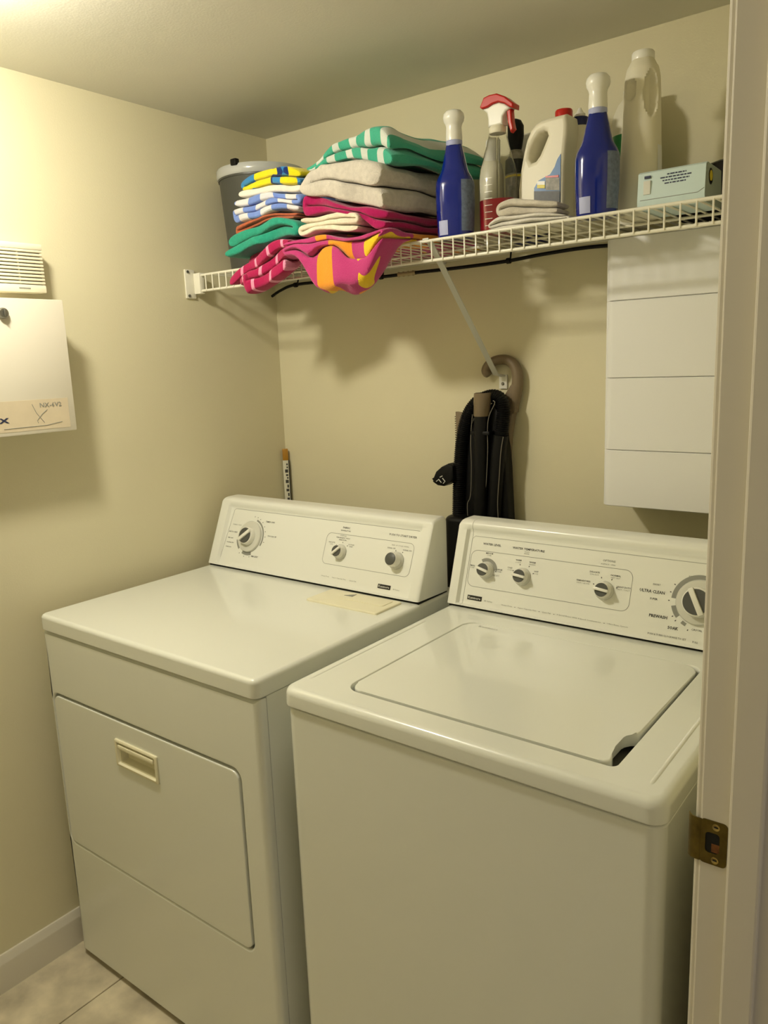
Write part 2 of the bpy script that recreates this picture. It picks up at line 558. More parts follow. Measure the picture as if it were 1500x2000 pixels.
def console(x0, x1, A, B, yback, ztop, capL=0.03, capR=0.03, rec=0.009):
    P = console_profile(A, B, yback, ztop, 0.0); Q = console_profile(A, B, yback, ztop, rec)
    cy = sum(p[0] for p in P) / len(P); cz = sum(p[1] for p in P) / len(P)
    def shr(p, s): return [(cy + (y - cy) * (1 - s * .9), max(z - (z - .9260) * s * .5, .9255)) for y, z in p]
    secs = []
    for k in range(4):
        a = math.pi / 2 * k / 3
        secs.append((x0 + .010 * (1 - math.sin(a)), shr(P, .09 * (1 - math.sin(a)) ** 1.0 if k < 3 else 0)))
    secs = [(x0 + .010 * (1 - math.cos(math.pi / 2 * k / 4)), shr(P, .10 * (1 - math.sin(math.pi / 2 * k / 4)))) for k in range(5)]
    L = secs
    R_ = [(x0 + x1 - x, p) for x, p in secs][::-1]
    mid = []
    if capL is not None: mid += [(x0 + capL, P), (x0 + capL + .005, Q)]
    if capR is not None: mid += [(x1 - capR - .005, Q), (x1 - capR, P)]
    return L, mid, R_

def sections(bm, secs):
    return loft(bm, [[(x, y, z) for y, z in p] for x, p in secs])

dryer = thing('clothes_dryer', 'white clothes dryer with a front door, standing beside the left wall', 'dryer', (0.42, -0.56, 0.0))
obj('cabinet', bx(DX0 + .004, DX1 - .002, -.8788, -.225, .012, .884, bev=.003), 'enamel', dryer)
# front panel with a door opening
DO = (0.066, 0.729, 0.330, 0.727)          # door opening x0 x1 z0 z1
def front_panel(x0, x1, z0, z1, hole, hr, yf, yb, er):
    rings = []
    n = 6
    def ring(loop, y): rings.append([(x, y, z) for x, z in loop])
    h = rrect(*hole, hr, n)
    ring(h, yb); ring(h, yf + .005)
    ring(rrect(hole[0] - .001, hole[1] + .001, hole[2] - .001, hole[3] + .001, hr + .001, n), yf + .0022)
    ring(rrect(hole[0] - .003, hole[1] + .003, hole[2] - .003, hole[3] + .003, hr + .003, n), yf + .0006)
    ring(rrect(hole[0] - .0055, hole[1] + .0055, hole[2] - .0055, hole[3] + .0055, hr + .0055, n), yf)
    for k in range(6):
        a = math.pi / 2 * k / 5
        i = er * (1 - math.sin(a)); y = yf + er * (1 - math.cos(a))
        ring(rrect(x0 + i, x1 - i, z0 + min(i, .006), z1 - min(i, .006), .003, n), y)
    ring(rrect(x0, x1, z0, z1, .003, n), yb)
    return loft(new(), rings, closed=True)
obj('front_panel', front_panel(DX0 + .002, DX1 - .001, .014, .882, DO, .022, DYF, -.881, .014), 'enamel', dryer, wn=True)
obj('door_recess', bx(DO[0] - .01, DO[1] + .01, -.8855, -.880, DO[2] - .01, DO[3] + .01), 'dark_gap', dryer)
def plate_y(x0, x1, z0, z1, r, yf, yb, er):
    rings = [[(x, yb, z) for x, z in rrect(x0, x1, z0, z1, r, 6)]]
    for k in range(4):
        a = math.pi / 2 * (1 - k / 3)
        i = er * (1 - math.sin(a)); y = yf + er * (1 - math.cos(a))
        rings.append([(x, y, z) for x, z in rrect(x0 + i, x1 - i, z0 + i, z1 - i, r, 6)])
    rings = [rings[0]] + [[(x, yf + er * (1 - math.sin(t)), z) for x, z in rrect(x0 + er * (1 - math.cos(t)), x1 - er * (1 - math.cos(t)), z0 + er * (1 - math.cos(t)), z1 - er * (1 - math.cos(t)), r, 6)] for t in (0, .5, 1.05, math.pi / 2)]
    return loft(new(), rings)
# door with a handle pocket
HX0, HX1, HZ0, HZ1 = 0.317, 0.469, 0.615, 0.679
door_rings = []
for y, g in ((-.886, 0), (DYF + .002, 0), (DYF + .0002, .0008), (DYF - .0008, .003)):
    door_rings.append([(x, y, z) for x, z in rrect(DO[0] + .0035 + g, DO[1] - .0050 - g, DO[2] + .003 + g, DO[3] - .0055 - g, .019, 6)])
hole = rrect(HX0 + .004, HX1 - .004, HZ0 + .004, HZ1 - .004, .003, 6)
door_rings.append([(x, DYF - .0008, z) for x, z in hole])
door_rings.append([(x, -.886, z) for x, z in hole])
door = obj('door', loft(new(), door_rings, closed=True), 'enamel', dryer, wn=True)
# almond recessed pull
hb = new()
rr_ = []
for (g, y) in ((0, DYF - .0005), (0, DYF - .004), (.002, DYF - .0055), (.007, DYF - .0055), (.009, DYF - .003), (.0095, DYF - .0), (.013, DYF - .0), (.0135, DYF + .010), (.016, DYF + .017)):
    rr_.append([(x, y, z) for x, z in rrect(HX0 + g, HX1 - g, HZ0 + g * .8, HZ1 - g * .8, .003, 6)])
loft(hb, rr_, cap0=False, cap1=True)
hd = obj('handle', hb, 'almond', door); hd['label'] = 'almond plastic recessed pull'
lip = bx(HX0 + .012, HX1 - .012, DYF - .0065, DYF + .004, HZ1 - .021, HZ1 - .011, bev=.002)
obj('pull_lip', lip, 'almond', door)
# top panel
obj('top_panel', rbox(DX0, DX1, DYF - .003, -.225, TOP - .0375, TOP, .018, e=.010, e0=.002), 'enamel', dryer, wn=True)
obj('top_seam', bx(DX0 + .012, DX1 - .016, DYF + .012, -.24, .880, TOP - .034), 'dark_gap', dryer)
lint = obj('lint_screen_cover', rbox(.536, .752, -.500, -.402, TOP - .001, TOP + .005, .006, e=.003), 'almond', dryer)
lint['label'] = 'almond lint screen cover'
obj('finger_recess', rbox(.600, .735, -.455, -.412, TOP + .0045, TOP + .0065, .006, e=.001), 'almond', lint)
obj('arrow_mark', prism([(.608, -.433), (.628, -.433), (.628, -.419)], 0, 1) if False else loft(new(), [[(.604, -.436, z), (.629, -.436, z), (.627, -.416, z)] for z in (TOP + .0064, TOP + .0072)]), 'grey_print', lint)
for px, py in ((.10, -.86), (.74, -.86), (.10, -.27), (.74, -.27)):
    obj('foot', lathe(px, py, [(.018, 0.0), (.02, .004), (.014, .006), (.012, .02)], 16), 'black_rubber', dryer)

DA, DB = (-.384, .930), (-.316, 1.090)
DM = face_matrix(DA, DB)
L, mid, R_ = console(DX0 + .001, DX1 - .001, DA, DB, -.262, 1.110, .034, .028)
con = obj('control_console', sections(new(), L + mid + R_), 'console', dryer)
obj('console_seam', bx(DX0 + .004, DX1 - .004, -.3868, -.266, TOP - .001, TOP + .0036), 'dark_gap', dryer)

def on_face(FM, x, t, h=0.0): return FM @ Matrix.Translation((x, t, h))

def outline(FM, loop, wd, parent, m='grey_print', h=.0003, name='printed_outline', closed=True):
    """thin printed line along a loop on the face"""
    bm = new(); n = len(loop); A_, B_ = [], []
    for i, (x, y) in enumerate(loop):
        a = Vector(loop[(i - 1) % n] if closed or i > 0 else loop[i]); b = Vector(loop[(i + 1) % n] if closed or i < n - 1 else loop[i])
        d = (b - a).normalized(); nn = Vector((-d.y, d.x)) * wd / 2
        A_.append(bm.verts.new(FM @ Vector((x + nn.x, y + nn.y, h)))); B_.append(bm.verts.new(FM @ Vector((x - nn.x, y - nn.y, h))))
    for i in range(n if closed else n - 1):
        j = (i + 1) % n
        bm.faces.new((A_[i], A_[j], B_[j], B_[i]))
    return obj(name, bm, m, parent, smooth=False, recalc=False)

def arc(cx, cy, r0, r1, a0, a1, FM, parent, m='grey_print', h=.0003, name='printed_arc', n=24):
    bm = new(); A_, B_ = [], []
    for k in range(n + 1):
        t = math.radians(a0 + (a1 - a0) * k / n)
        A_.append(bm.verts.new(FM @ Vector((cx + r0 * math.cos(t), cy + r0 * math.sin(t), h)))); B_.append(bm.verts.new(FM @ Vector((cx + r1 * math.cos(t), cy + r1 * math.sin(t), h))))
    for k in range(n): bm.faces.new((A_[k], B_[k], B_[k + 1], A_[k + 1]))
    return obj(name, bm, m, parent, smooth=False, recalc=False)

def dots(cx, cy, r, angs, FM, parent, s=.0009, m='dark_print'):
    for a in angs:
        bm = new()
        t = math.radians(a); d = Vector((math.cos(t), math.sin(t))); q = Vector((-d.y, d.x))
        c = Vector((cx, cy)) + d * r
        vs_ = [c + d * s * 1.6 + q * s, c + d * s * 1.6 - q * s, c - d * s * 1.6 - q * s, c - d * s * 1.6 + q * s]
        bm.faces.new([bm.verts.new(FM @ Vector((v.x, v.y, .0003))) for v in vs_])
        obj('tick_mark', bm, m, parent, smooth=False, recalc=False)

def solid(FM, rings, m, name, parent, cap0=True, cap1=True):
    bm = loft(new(), rings, cap0, cap1)
    bmesh.ops.transform(bm, matrix=FM, verts=bm.verts)
    return obj(name, bm, m, parent)

def dshape(r, cut, n=16):
    """circle segment above a chord at y=cut"""
    a = math.asin(cut / r)
    return [(r * math.cos(a + (math.pi - 2 * a) * k / n), r * math.sin(a + (math.pi - 2 * a) * k / n)) for k in range(n + 1)]

def knob(FM, cx, cy, r, h, ang, parent, style='bar', skirt=None):
    """selector knob: skirt disc, white grip with a bar and grey inserts each side"""
    K = FM @ Matrix.Translation((cx, cy, 0)) @ Matrix.Rotation(math.radians(ang), 4, 'Z')
    k = obj('knob', bmesh_cyl(K, [(r * 1.0, 0), (r * 1.0, .004), (r * .93, .006), (r * .86, .008)]), 'knob_skirt', parent)
    if skirt:
        solid(K, [ell(0, 0, q, q, z, 40) for q, z in ((skirt, .0002), (skirt, .004), (skirt * .96, .0065), (skirt * .84, .0075))], 'knob_skirt', 'dial_skirt', k)
    if style == 'button':
        solid(K, [ell(0, 0, q, q, z, 32) for q, z in ((r * .84, .007), (r * .80, h - .003), (r * .74, h))], 'knob_white', 'grip', k)
        solid(K, [ell(0, 0, q, q, z, 32) for q, z in ((r * .70, h - .001), (r * .70, h + .001), (r * .66, h + .0016))], 'knob_grey', 'insert', k)
        return k
    solid(K, [ell(0, 0, q, q, z, 32) for q, z in ((r * .86, .007), (r * .82, h - .006), (r * .78, h - .003), (r * .72, h - .002))], 'knob_white', 'grip', k)
    for s in (1, -1):
        ds = dshape(r * .72, r * .17)
        solid(K, [[(x * q, y * q * s + (0 if q == 1 else r * .01 * s), z) for x, y in ds] for q, z in ((1, h - .004), (1, h - .0012), (.96, h - .0004))], 'knob_grey', 'insert', k)
    bar = bx(-r * .80, r * .80, -r * .15, r * .15, h - .005, h + .0045, bev=.0012)
    bmesh.ops.transform(bar, matrix=K, verts=bar.verts)
    obj('pointer_bar', bar, 'knob_white', k)
    return k

def bmesh_cyl(K, prof, n=32):
    bm = loft(new(), [ell(0, 0, r, r, z, n) for r, z in prof])
    bmesh.ops.transform(bm, matrix=K, verts=bm.verts)
    return bm

def put(FM, txt, x0, x1, t, parent, m='dark_print', hgt=None, bold=0.0):
    return lettering(txt, x1 - x0, on_face(FM, x0, t), parent, m, height=hgt, bold=bold)

# dryer print
outline(DM, [(.088, .012), (.103, .158), (.106, .162), (.112, .163), (.752, .163)], .0011, con, closed=False)
outline(DM, rrect(.469, .745, .050, .131, .014, 6), .0010, con)
kc = (.190, .089)
arc(*kc, .047, .052, -25, 75, DM, con); arc(*kc, .047, .053, 195, 228, DM, con); arc(*kc, .044, .053, 248, 290, DM, con)
dots(*kc, .0575, [88, 76, 64, 50, 35, 20, 5, -10, 240, 262, 283], DM, con)
knob(DM, *kc, .030, .024, 40, con, skirt=.044)
put(DM, 'TIMED DRY', .238, .273, .137, con, hgt=.0042, bold=.01)
put(DM, 'TOUCH UP', .256, .290, .098, con, hgt=.0042, bold=.01)
put(DM, 'AIR DRY', .210, .238, .036, con, hgt=.0046, bold=.02)
put(DM, 'AUTO DRY', .100, .136, .096, con, hgt=.0042, bold=.01)
for t, x1, s in ((.1175, .146, 'FABRIC DRY'), (.078, .124, 'VERY DRY'), (.065, .130, 'NORMAL DRY'), (.052, .124, 'DAMP DRY')):
    put(DM, s, .101 if t < .1 else .110, x1, t, con, m='grey_print' if t > .1 else 'dark_print', hgt=.0032)
put(DM, 'FABRIC', .516, .539, .1485, con, hgt=.0046, bold=.02); put(DM, 'TEMPERATURE', .510, .543, .1405, con, hgt=.0032)
put(DM, 'COTTON', .512, .532, .127, con, hgt=.003); put(DM, 'PERMANENT PRESS', .501, .546, .1215, con, hgt=.003); put(DM, 'MEDIUM', .511, .535, .116, con, hgt=.003)
put(DM, 'DELICATE', .479, .500, .107, con, hgt=.003); put(DM, 'LOW', .484, .494, .102, con, hgt=.0026)
put(DM, 'COTTON', .544, .563, .107, con, hgt=.003); put(DM, 'HIGH', .549, .559, .102, con, hgt=.0026)
dots(.525, .086, .024, [140, 90, 45], DM, con)
knob(DM, .524, .085, .0195, .020, 42, con)
put(DM, 'PUSH TO START DRYER', .665, .747, .1465, con, hgt=.0050, bold=.01)
put(DM, 'END OF CYCLE SIGNAL', .679, .730, .1215, con, m='grey_print', hgt=.0030)
put(DM, 'SIGNAL OFF', .667, .691, .1135, con, hgt=.0032); put(DM, 'SIGNAL ON', .714, .739, .113, con, hgt=.0032)
dots(.702, .085, .025, [110, 60], DM, con)
knob(DM, .701, .085, .0215, .026, 0, con, style='button')
for s, a, b in (('Heavy Duty', .478, .504), ('Super Capacity Plus', .514, .560), ('Quiet Pak', .572, .594)): put(DM, s, a, b, .018, con, m='grey_print', hgt=.0036)
def badge(FM, x0, x1, t, con):
    b = bx(x0, x1, t - .0052, t + .0052, 0, .0008); bmesh.ops.transform(b, matrix=FM, verts=b.verts)
    bo = obj('name_badge', b, 'black_badge', con)
    lettering('Kenmore', (x1 - x0) * .86, on_face(FM, x0 + (x1 - x0) * .07, t, .0010), bo, 'silver', height=.0058, bold=.02)
badge(DM, .662, .700, .018, con)
put(DM, '80 Series', .708, .727, .016, con, m='grey_print', hgt=.0034)

# ================================================================== WASHER
WX0, WX1, WYF = 0.8443, 1.5184, -0.8922
washer = thing('washing_machine', 'white top-loading washing machine standing next to the dryer', 'washer', (1.18, -0.56, 0.0))
obj('cabinet', rbox(WX0 + .003, WX1 - .003, WYF + .002, -.215, .012, .8835, .024, e=.004), 'enamel', washer, wn=True)
obj('top_seam', rbox(WX0 + .012, WX1 - .012, WYF + .012, -.23, .880, .8895, .02), 'dark_gap', washer)
# top deck with lid opening
LX0, LX1, LY0, LY1 = .9480, 1.4320, -.838, -.425
dr = []
n = 6
for k in range(4):
    a = math.pi / 2 * k / 3
    i = .003 * (1 - math.sin(a)); dr.append((rrect(WX0 + i, WX1 - i, WYF - .003 + i, -.215 - i, .024 - i, n), .8875 + .003 * (1 - math.cos(a))))
for k in range(6):
    a = math.pi / 2 * k / 5
    i = .014 * (1 - math.cos(a)); dr.append((rrect(WX0 + i, WX1 - i, WYF - .003 + i, -.215 - i, .026 - i, n), TOP - .014 + .014 * math.sin(a)))
for g, z in ((.005, TOP), (.0025, TOP - .0006), (.0008, TOP - .003), (0, TOP - .007), (0, .8875)):
    dr.append((rrect(LX0 - g, LX1 + g, LY0 - g, LY1 + g, (.009 + g, .026 + g, .030 + g, .028 + g), n), z))
obj('top_deck', loft(new(), [[(x, y, z) for x, y in l] for l, z in dr], closed=True), 'enamel', washer, wn=True)
obj('tub_opening', rbox(LX0 - .004, LX1 + .004, LY0 - .004, LY1 + .004, .886, .8925, .03), 'tub', washer)
# lid with the finger notch
lo = []
g = .0035
def corner(cx, cy, r, a0, a1, k=6): return [(cx + r * math.cos(math.radians(a0 + (a1 - a0) * i / k)), cy + r * math.sin(math.radians(a0 + (a1 - a0) * i / k))) for i in range(k + 1)]
lo += corner(LX0 + g + .028, LY0 + g + .028, .028, 180, 270)
lo += corner(LX1 - g - .022, LY0 + g + .016, .016, 270, 340)
lo += [(LX1 - g - .0085, -.815), (LX1 - g - .013, -.806), (LX1 - g - .018, -.796), (LX1 - g - .020, -.785), (LX1 - g - .020, -.752), (LX1 - g - .018, -.744), (LX1 - g - .012, -.735), (LX1 - g - .004, -.730), (LX1 - g - .0005, -.722)]
lo += corner(LX1 - g - .028, LY1 - g - .028, .028, 0, 90) + corner(LX0 + g + .028, LY1 - g - .028, .028, 90, 180)
bm = new()
a_ = [bm.verts.new((x, y, TOP - .020)) for x, y in lo]; b_ = [bm.verts.new((x, y, TOP + .0005)) for x, y in lo]
ft = bm.faces.new(b_); bm.faces.new(a_[::-1])
for i in range(len(lo)): bm.faces.new((a_[i], a_[(i + 1) % len(lo)], b_[(i + 1) % len(lo)], b_[i]))
bmesh.ops.bevel(bm, geom=list(ft.edges), offset=.0035, segments=3, affect='EDGES', profile=0.5)
lid = obj('lid', bm, 'enamel', washer, wn=True)
lettering('Kenmore', .045, Matrix.Translation((.955 + .03, -.445, TOP + .0005)), lid, 'grey_print', height=.007)
for x, y0, y1 in ((.868, -.845, -.47), (1.488, -.858, -.47)):
    obj('raised_bead', tube([(x, y0, TOP - .0045), (x - .0005, y0 + .010, TOP - .0026), (x - .001, y1 - .010, TOP - .0026), (x - .001, y1, TOP - .0045)], .0042, 16), 'enamel', washer)
for px, py in ((.90, -.84), (1.46, -.84), (.90, -.27), (1.46, -.27)):
    obj('foot', lathe(px, py, [(.018, 0.0), (.02, .004), (.014, .006), (.012, .02)], 16), 'black_rubber', washer)

WA, WB = (-.348, .930), (-.292, 1.090)
WM = face_matrix(WA, WB)
L, mid, R_ = console(WX0 + .002, WX1 - .002, WA, WB, -.238, 1.114, .0275, .03)
Pfull = console_profile(WA, WB, -.238, 1.114, 0.0); Qrec = console_profile(WA, WB, -.238, 1.114, .009)
capx = WX0 + .0385
wcon = obj('control_console', sections(new(), [(capx + .0009, Qrec)] + [(WX1 - .037, Qrec), (WX1 - .032, Pfull)] + R_), 'console', washer)
obj('end_cap', sections(new(), L + [(WX0 + .0255, Pfull), (WX0 + .0305, Qrec), (capx, Qrec)]), 'console', washer)
inner = [(y * .985 - .004, .921 + (z - .921) * .985) for y, z in Qrec]
obj('end_cap_seam', sections(new(), [(capx - .004, [(y + .0012 if y < -.26 else y - .001, z - .001) for y, z in Qrec]), (capx + .005, [(y + .0012 if y < -.26 else y - .001, z - .001) for y, z in Qrec])]), 'dark_gap', washer)
obj('console_seam', bx(WX0 + .005, WX1 - .005, -.3508, -.242, TOP - .001, TOP + .0036), 'dark_gap', washer)

outline(WM, [(WX0 + .0388, .006), (WX0 + .0388, .150), (.890, .157), (1.49, .157)], .0009, wcon, closed=False)
outline(WM, rrect(.887, 1.262, .0425, .1255, .016, 6), .0010, wcon)
put(WM, 'WATER LEVEL', .913, .959, .142, wcon, hgt=.0048, bold=.02)
put(WM, 'WATER TEMPERATURE', .988, 1.065, .1415, wcon, hgt=.0048, bold=.02); put(WM, 'WASH', 1.018, 1.030, .1355, wcon, m='grey_print', hgt=.0026); put(WM, 'RINSE', 1.018, 1.030, .1315, wcon, m='grey_print', hgt=.0026)
put(WM, 'MEDIUM', .924, .942, .1215, wcon, hgt=.0034, bold=.01); put(WM, 'LOAD', .928, .939, .117, wcon, m='grey_print', hgt=.0028)
put(WM, 'SMALL', .888, .901, .0895, wcon, hgt=.0034, bold=.01); put(WM, 'LOAD', .889, .900, .085, wcon, m='grey_print', hgt=.0028)
put(WM, 'LARGE', .956, .971, .0885, wcon, hgt=.0034, bold=.01); put(WM, 'LOAD', .957, .970, .084, wcon, hgt=.0028); put(WM, 'RESET', .950, .966, .0745, wcon, m='grey_print', hgt=.0032)
arc(.931, .083, .020, .0275, 5, 125, WM, wcon)
dots(.931, .083, .024, [0, 172], WM, wcon)
knob(WM, .931, .083, .0195, .021, -14, wcon)
for s, u, x0, x1, t in (('COLD', 'COLD', .983, .995, .0965), ('WARM', 'COLD', 1.000, 1.014, .1155), ('WARM', 'WARM', 1.033, 1.048, .1145), ('HOT', 'COLD', 1.048, 1.058, .096)):
    put(WM, s, x0, x1, t, wcon, hgt=.0034, bold=.01); put(WM, u, x0, x1, t - .0048, wcon, m='grey_print', hgt=.0026)
dots(1.022, .082, .026, [160, 112, 62, 20], WM, wcon)
knob(WM, 1.022, .081, .0195, .021, -6, wcon)
put(WM, 'OPTIONS', 1.196, 1.223, .139, wcon, m='grey_print', hgt=.0046, bold=.02); put(WM, 'AGITATE / SPIN', 1.193, 1.223, .1315, wcon, m='grey_print', hgt=.003)
for s, u, x0, x1, t in (('DELICATE', 'SLOW / SLOW', 1.172, 1.193, .1125), ('NORMAL', 'FAST / FAST', 1.217, 1.238, .111), ('PERMANENT PRESS', 'FAST / SLOW', 1.146, 1.176, .0915), ('HEAVY DUTY', 'FAST / FAST', 1.232, 1.261, .0895)):
    put(WM, s, x0, x1, t, wcon, hgt=.0034, bold=.01); put(WM, u, x0 + .001, x1 - .001, t - .005, wcon, m='grey_print', hgt=.0026)
dots(1.208, .079, .026, [160, 112, 62, 18], WM, wcon)
knob(WM, 1.208, .078, .0195, .021, -6, wcon)
dc = (1.394, .082)
put(WM, 'ULTRA CLEAN', 1.279, 1.328, .0905, wcon, hgt=.0062, bold=.02)
put(WM, 'SHORT', 1.303, 1.318, .105, wcon, hgt=.0036); put(WM, 'SUPER', 1.301, 1.316, .0765, wcon, hgt=.0040, bold=.01)
put(WM, 'PREWASH', 1.304, 1.339, .044, wcon, hgt=.0062, bold=.03); put(WM, 'SOAK', 1.342, 1.362, .0265, wcon, hgt=.0062, bold=.03)
put(WM, 'PUSH & TURN CLOCKWISE TO SET', 1.306, 1.379, .0088, wcon, hgt=.0036); put(WM, 'PULL', 1.391, 1.401, .007, wcon, hgt=.0036)
put(WM, 'RINSE', 1.369, 1.380, .1295, wcon, m='grey_print', hgt=.003); put(WM, 'CASUAL', 1.386, 1.406, .0300, wcon, hgt=.0036)
put(WM, 'REGULAR', 1.436, 1.464, .105, wcon, hgt=.0040, bold=.01); put(WM, 'SPIN', 1.436, 1.452, .060, wcon, hgt=.0040)
arc(*dc, .044, .0525, 100, 178, WM, wcon); arc(*dc, .044, .0525, 195, 222, WM, wcon); arc(*dc, .046, .0525, 236, 247, WM, wcon); arc(*dc, .044, .0525, 20, 100, WM, wcon)
dots(*dc, .0565, [150, 167, 184, 216, 226, 255], WM, wcon)
knob(WM, *dc, .034, .026, 118, wcon, skirt=.043)
badge(WM, .894, .931, .017, wcon)
put(WM, '80 Series', .938, .958, .0150, wcon, m='grey_print', hgt=.0034)
for s, a, b in (('Heavy Duty', .982, 1.008), ('Super Capacity Plus', 1.022, 1.066), ('Quiet Pak', 1.080, 1.100), ('3 Speed Motor With 4 Speed Combinations', 1.114, 1.210), ('Ultra Rinse System', 1.224, 1.266)):
    put(WM, s, a, b, .0125, wcon, m='grey_print', hgt=.0036)
dots(0, .0125, 0, [0], WM @ Matrix.Translation((1.015, 0, 0)), wcon, s=.0006); dots(0, .0125, 0, [0], WM @ Matrix.Translation((1.073, 0, 0)), wcon, s=.0006); dots(0, .0125, 0, [0], WM @ Matrix.Translation((1.107, 0, 0)), wcon, s=.0006); dots(0, .0125, 0, [0], WM @ Matrix.Translation((1.217, 0, 0)), wcon, s=.0006)

# ================================================================== WIRE SHELF
SY, SZ, SB = -.3144, 1.7345, 1.692
shelf = thing('wire_shelf', 'white vinyl-coated wire shelf spanning the back wall above the appliances', 'shelf', (0.79, -0.16, 1.73))
def rail(name, y, z, r, x0=0.026, x1=1.582):
    return obj(name, tube([(x0, y, z), (x1, y, z)], r, 10), 'wire', shelf)
rail('front_top_rail', SY, SZ - .0005, .0036)
rail('front_bottom_rail', SY, SB, .0036)
rail('back_rail', -.012, SZ - .0045, .0030, 0.004)
rail('middle_rail', -.165, SZ - .0045, .0028, 0.004)
r = .0019
path = [(0, -.004, SZ), (0, SY + .004, SZ), (0, SY - .0015, SZ - .0003), (0, SY - .0038, SZ - .004), (0, SY - .0038, SB - .001)]
wm = tube(path, r, 6)
w0 = obj('deck_wire', wm, 'wire', shelf)
xs = [0.0 + 1.3899 + .0279 * k for k in range(-49, 7)]
xs = [x for x in xs if 0.03 < x < 1.58]
base_loc = Vector((0, 0, 0))
w0.location = (xs[0], 0, 0)
for x in xs[1:]:
    c = w0.copy(); link(c); c.location = (x, 0, 0)
# end bracket screwed to the left wall
eb = obj('end_bracket', bx(0.0, .006, -.352, -.318, 1.672, 1.750, bev=.002), 'wire', shelf)
obj('bracket_pocket', bx(.0, .030, SY - .0085, SY + .009, SB - .008, SZ + .006, bev=.002), 'wire', eb)
for z in (1.679, 1.7435):
    bm = new(); loft(bm, [[(x, -.343 + .004 * math.cos(2 * math.pi * k / 12), z + .004 * math.sin(2 * math.pi * k / 12)) for k in range(12)] for x in (.0055, .0085)])
    obj('screw', bm, 'screw', eb)
# diagonal support strut
sb = obj('support_strut', loft(new(), [[(p[0] + dx, p[1], p[2] + dz) for dx, dz in ((-.0075, .0), (.0075, .0), (.0075, .0035), (-.0075, .0035))] for p in ((.788, SY - .004, 1.7365), (.789, SY + .012, 1.7315), (.800, -.036, 1.434), (.8035, -.0065, 1.4295))]), 'brace', shelf)
obj('strut_foot', bx(.792, .815, -.006, 0.0, 1.398, 1.434, bev=.0015), 'white_pl', sb)
bm = new(); loft(bm, [[(.8035 + rr * math.cos(2 * math.pi * k / 14), y, 1.411 + rr * math.sin(2 * math.pi * k / 14)) for k in range(14)] for rr, y in ((.0042, -.006), (.0042, -.0075), (.0025, -.009))])
obj('screw', bm, 'screw', sb)
for x in (.30, .62, 1.20):
    obj('wall_clip', bx(x, x + .016, -.018, 0.0, SZ - .012, SZ + .004, bev=.002), 'white_pl', shelf)

# cable strapped under the back of the shelf
cable = thing('cable', 'black cable with a metal splice strapped beneath the wire shelf', 'cable', (.5, -.03, 1.70))
cp = catmull([(.012, -.028, 1.690), (.05, -.028, 1.704), (.112, -.028, 1.7155), (.25, -.026, 1.714), (.433, -.028, 1.708), (.56, -.028, 1.708), (.70, -.028, 1.707), (.824, -.028, 1.7085), (.93, -.028, 1.7145), (1.04, -.029, 1.717), (1.14, -.032, 1.712)], 8)
obj('jacket', tube(cp, .0044, 8), 'black_rubber', cable)
sp = [(.500 + .004 * i, -.028, 1.708) for i in range(15)]
obj('splice', tube(sp, .006, 10, rfun=lambda t: .0072 if int(t * 14) % 4 == 0 else .0056), 'beige_fit', cable)
for x, z in ((.115, 1.715), (.44, 1.708), (.835, 1.709)):
    obj('cable_tie', tube([(x - .005, -.028, z), (x + .005, -.028, z)], .0072, 8), 'black_rubber', cable)
    obj('cable_tie', tube([(x, -.020, z + .002), (x, -.016, SZ - .004)], .002, 6), 'black_rubber', cable)

# ================================================================== WALL-MOUNTED COVER (right)
cov = thing('duct_cover', 'tall white panelled duct cover on the back wall under the wire shelf', 'duct cover', (1.28, -.07, 1.42))
zs = [1.143, 1.2685, 1.4245, 1.586, 1.7130]
for a, b in zip(zs, zs[1:]):
    obj('cover_panel', rbox(1.1235, 1.50, -.140, .02, a + .0007, b - .0007, .022, e=.0012, e0=.0012, seg=2) if False else loft(new(), [[(x, y, z) for x, y in [(1.50 - i, -.0), (1.1235 + i, -.0)] + [(1.1235 + .022 - (.022 - i) * math.cos(t), -.140 + .022 - (.022 - i) * math.sin(t)) for t in [math.pi / 2 * k / 7 for k in range(8)]] + [(1.50 - i, -.140 + i)]] for z, i in ((a + .0006, .0012), (a + .0018, 0), (b - .0018, 0), (b - .0006, .0012))]), 'cover', cov)
obj('inner_frame', bx(1.129, 1.494, -.134, -.001, zs[0] + .004, zs[-1] - .003), 'cover', cov)

# ================================================================== LEFT WALL: siren and alarm panel
siren = thing('siren', 'off-white louvred siren box mounted on the left wall above the alarm panel', 'siren', (0.02, -.85, 1.66))
obj('body', bx(0.0, .032, -.902, -.786, 1.664, 1.772, bev=.003), 'siren', siren)
obj('top_rim', bx(.030, .045, -.902, -.786, 1.7585, 1.772, bev=.0025), 'siren', siren)
obj('bottom_rim', bx(.030, .045, -.902, -.786, 1.664, 1.6815, bev=.0025), 'siren', siren)
obj('back_grille', bx(.030, .0345, -.899, -.789, 1.68, 1.76), 'taupe_dk', siren)
sl = obj('slat', bx(.033, .0445, -.901, -.787, -.0026, .0026, bev=.0012), 'siren', siren)
zs_ = [1.6858 + .00775 * k for k in range(10)]
sl.location = (0, 0, zs_[0])
for z in zs_[1:]:
    c = sl.copy(); link(c); c.location = (0, 0, z)
obj('centre_rib', bx(.033, .040, -.846, -.843, 1.68, 1.76), 'siren', siren)
obj('test_slot', bx(.0445, .0455, -.852, -.825, 1.6715, 1.6745), 'grey_print', siren)

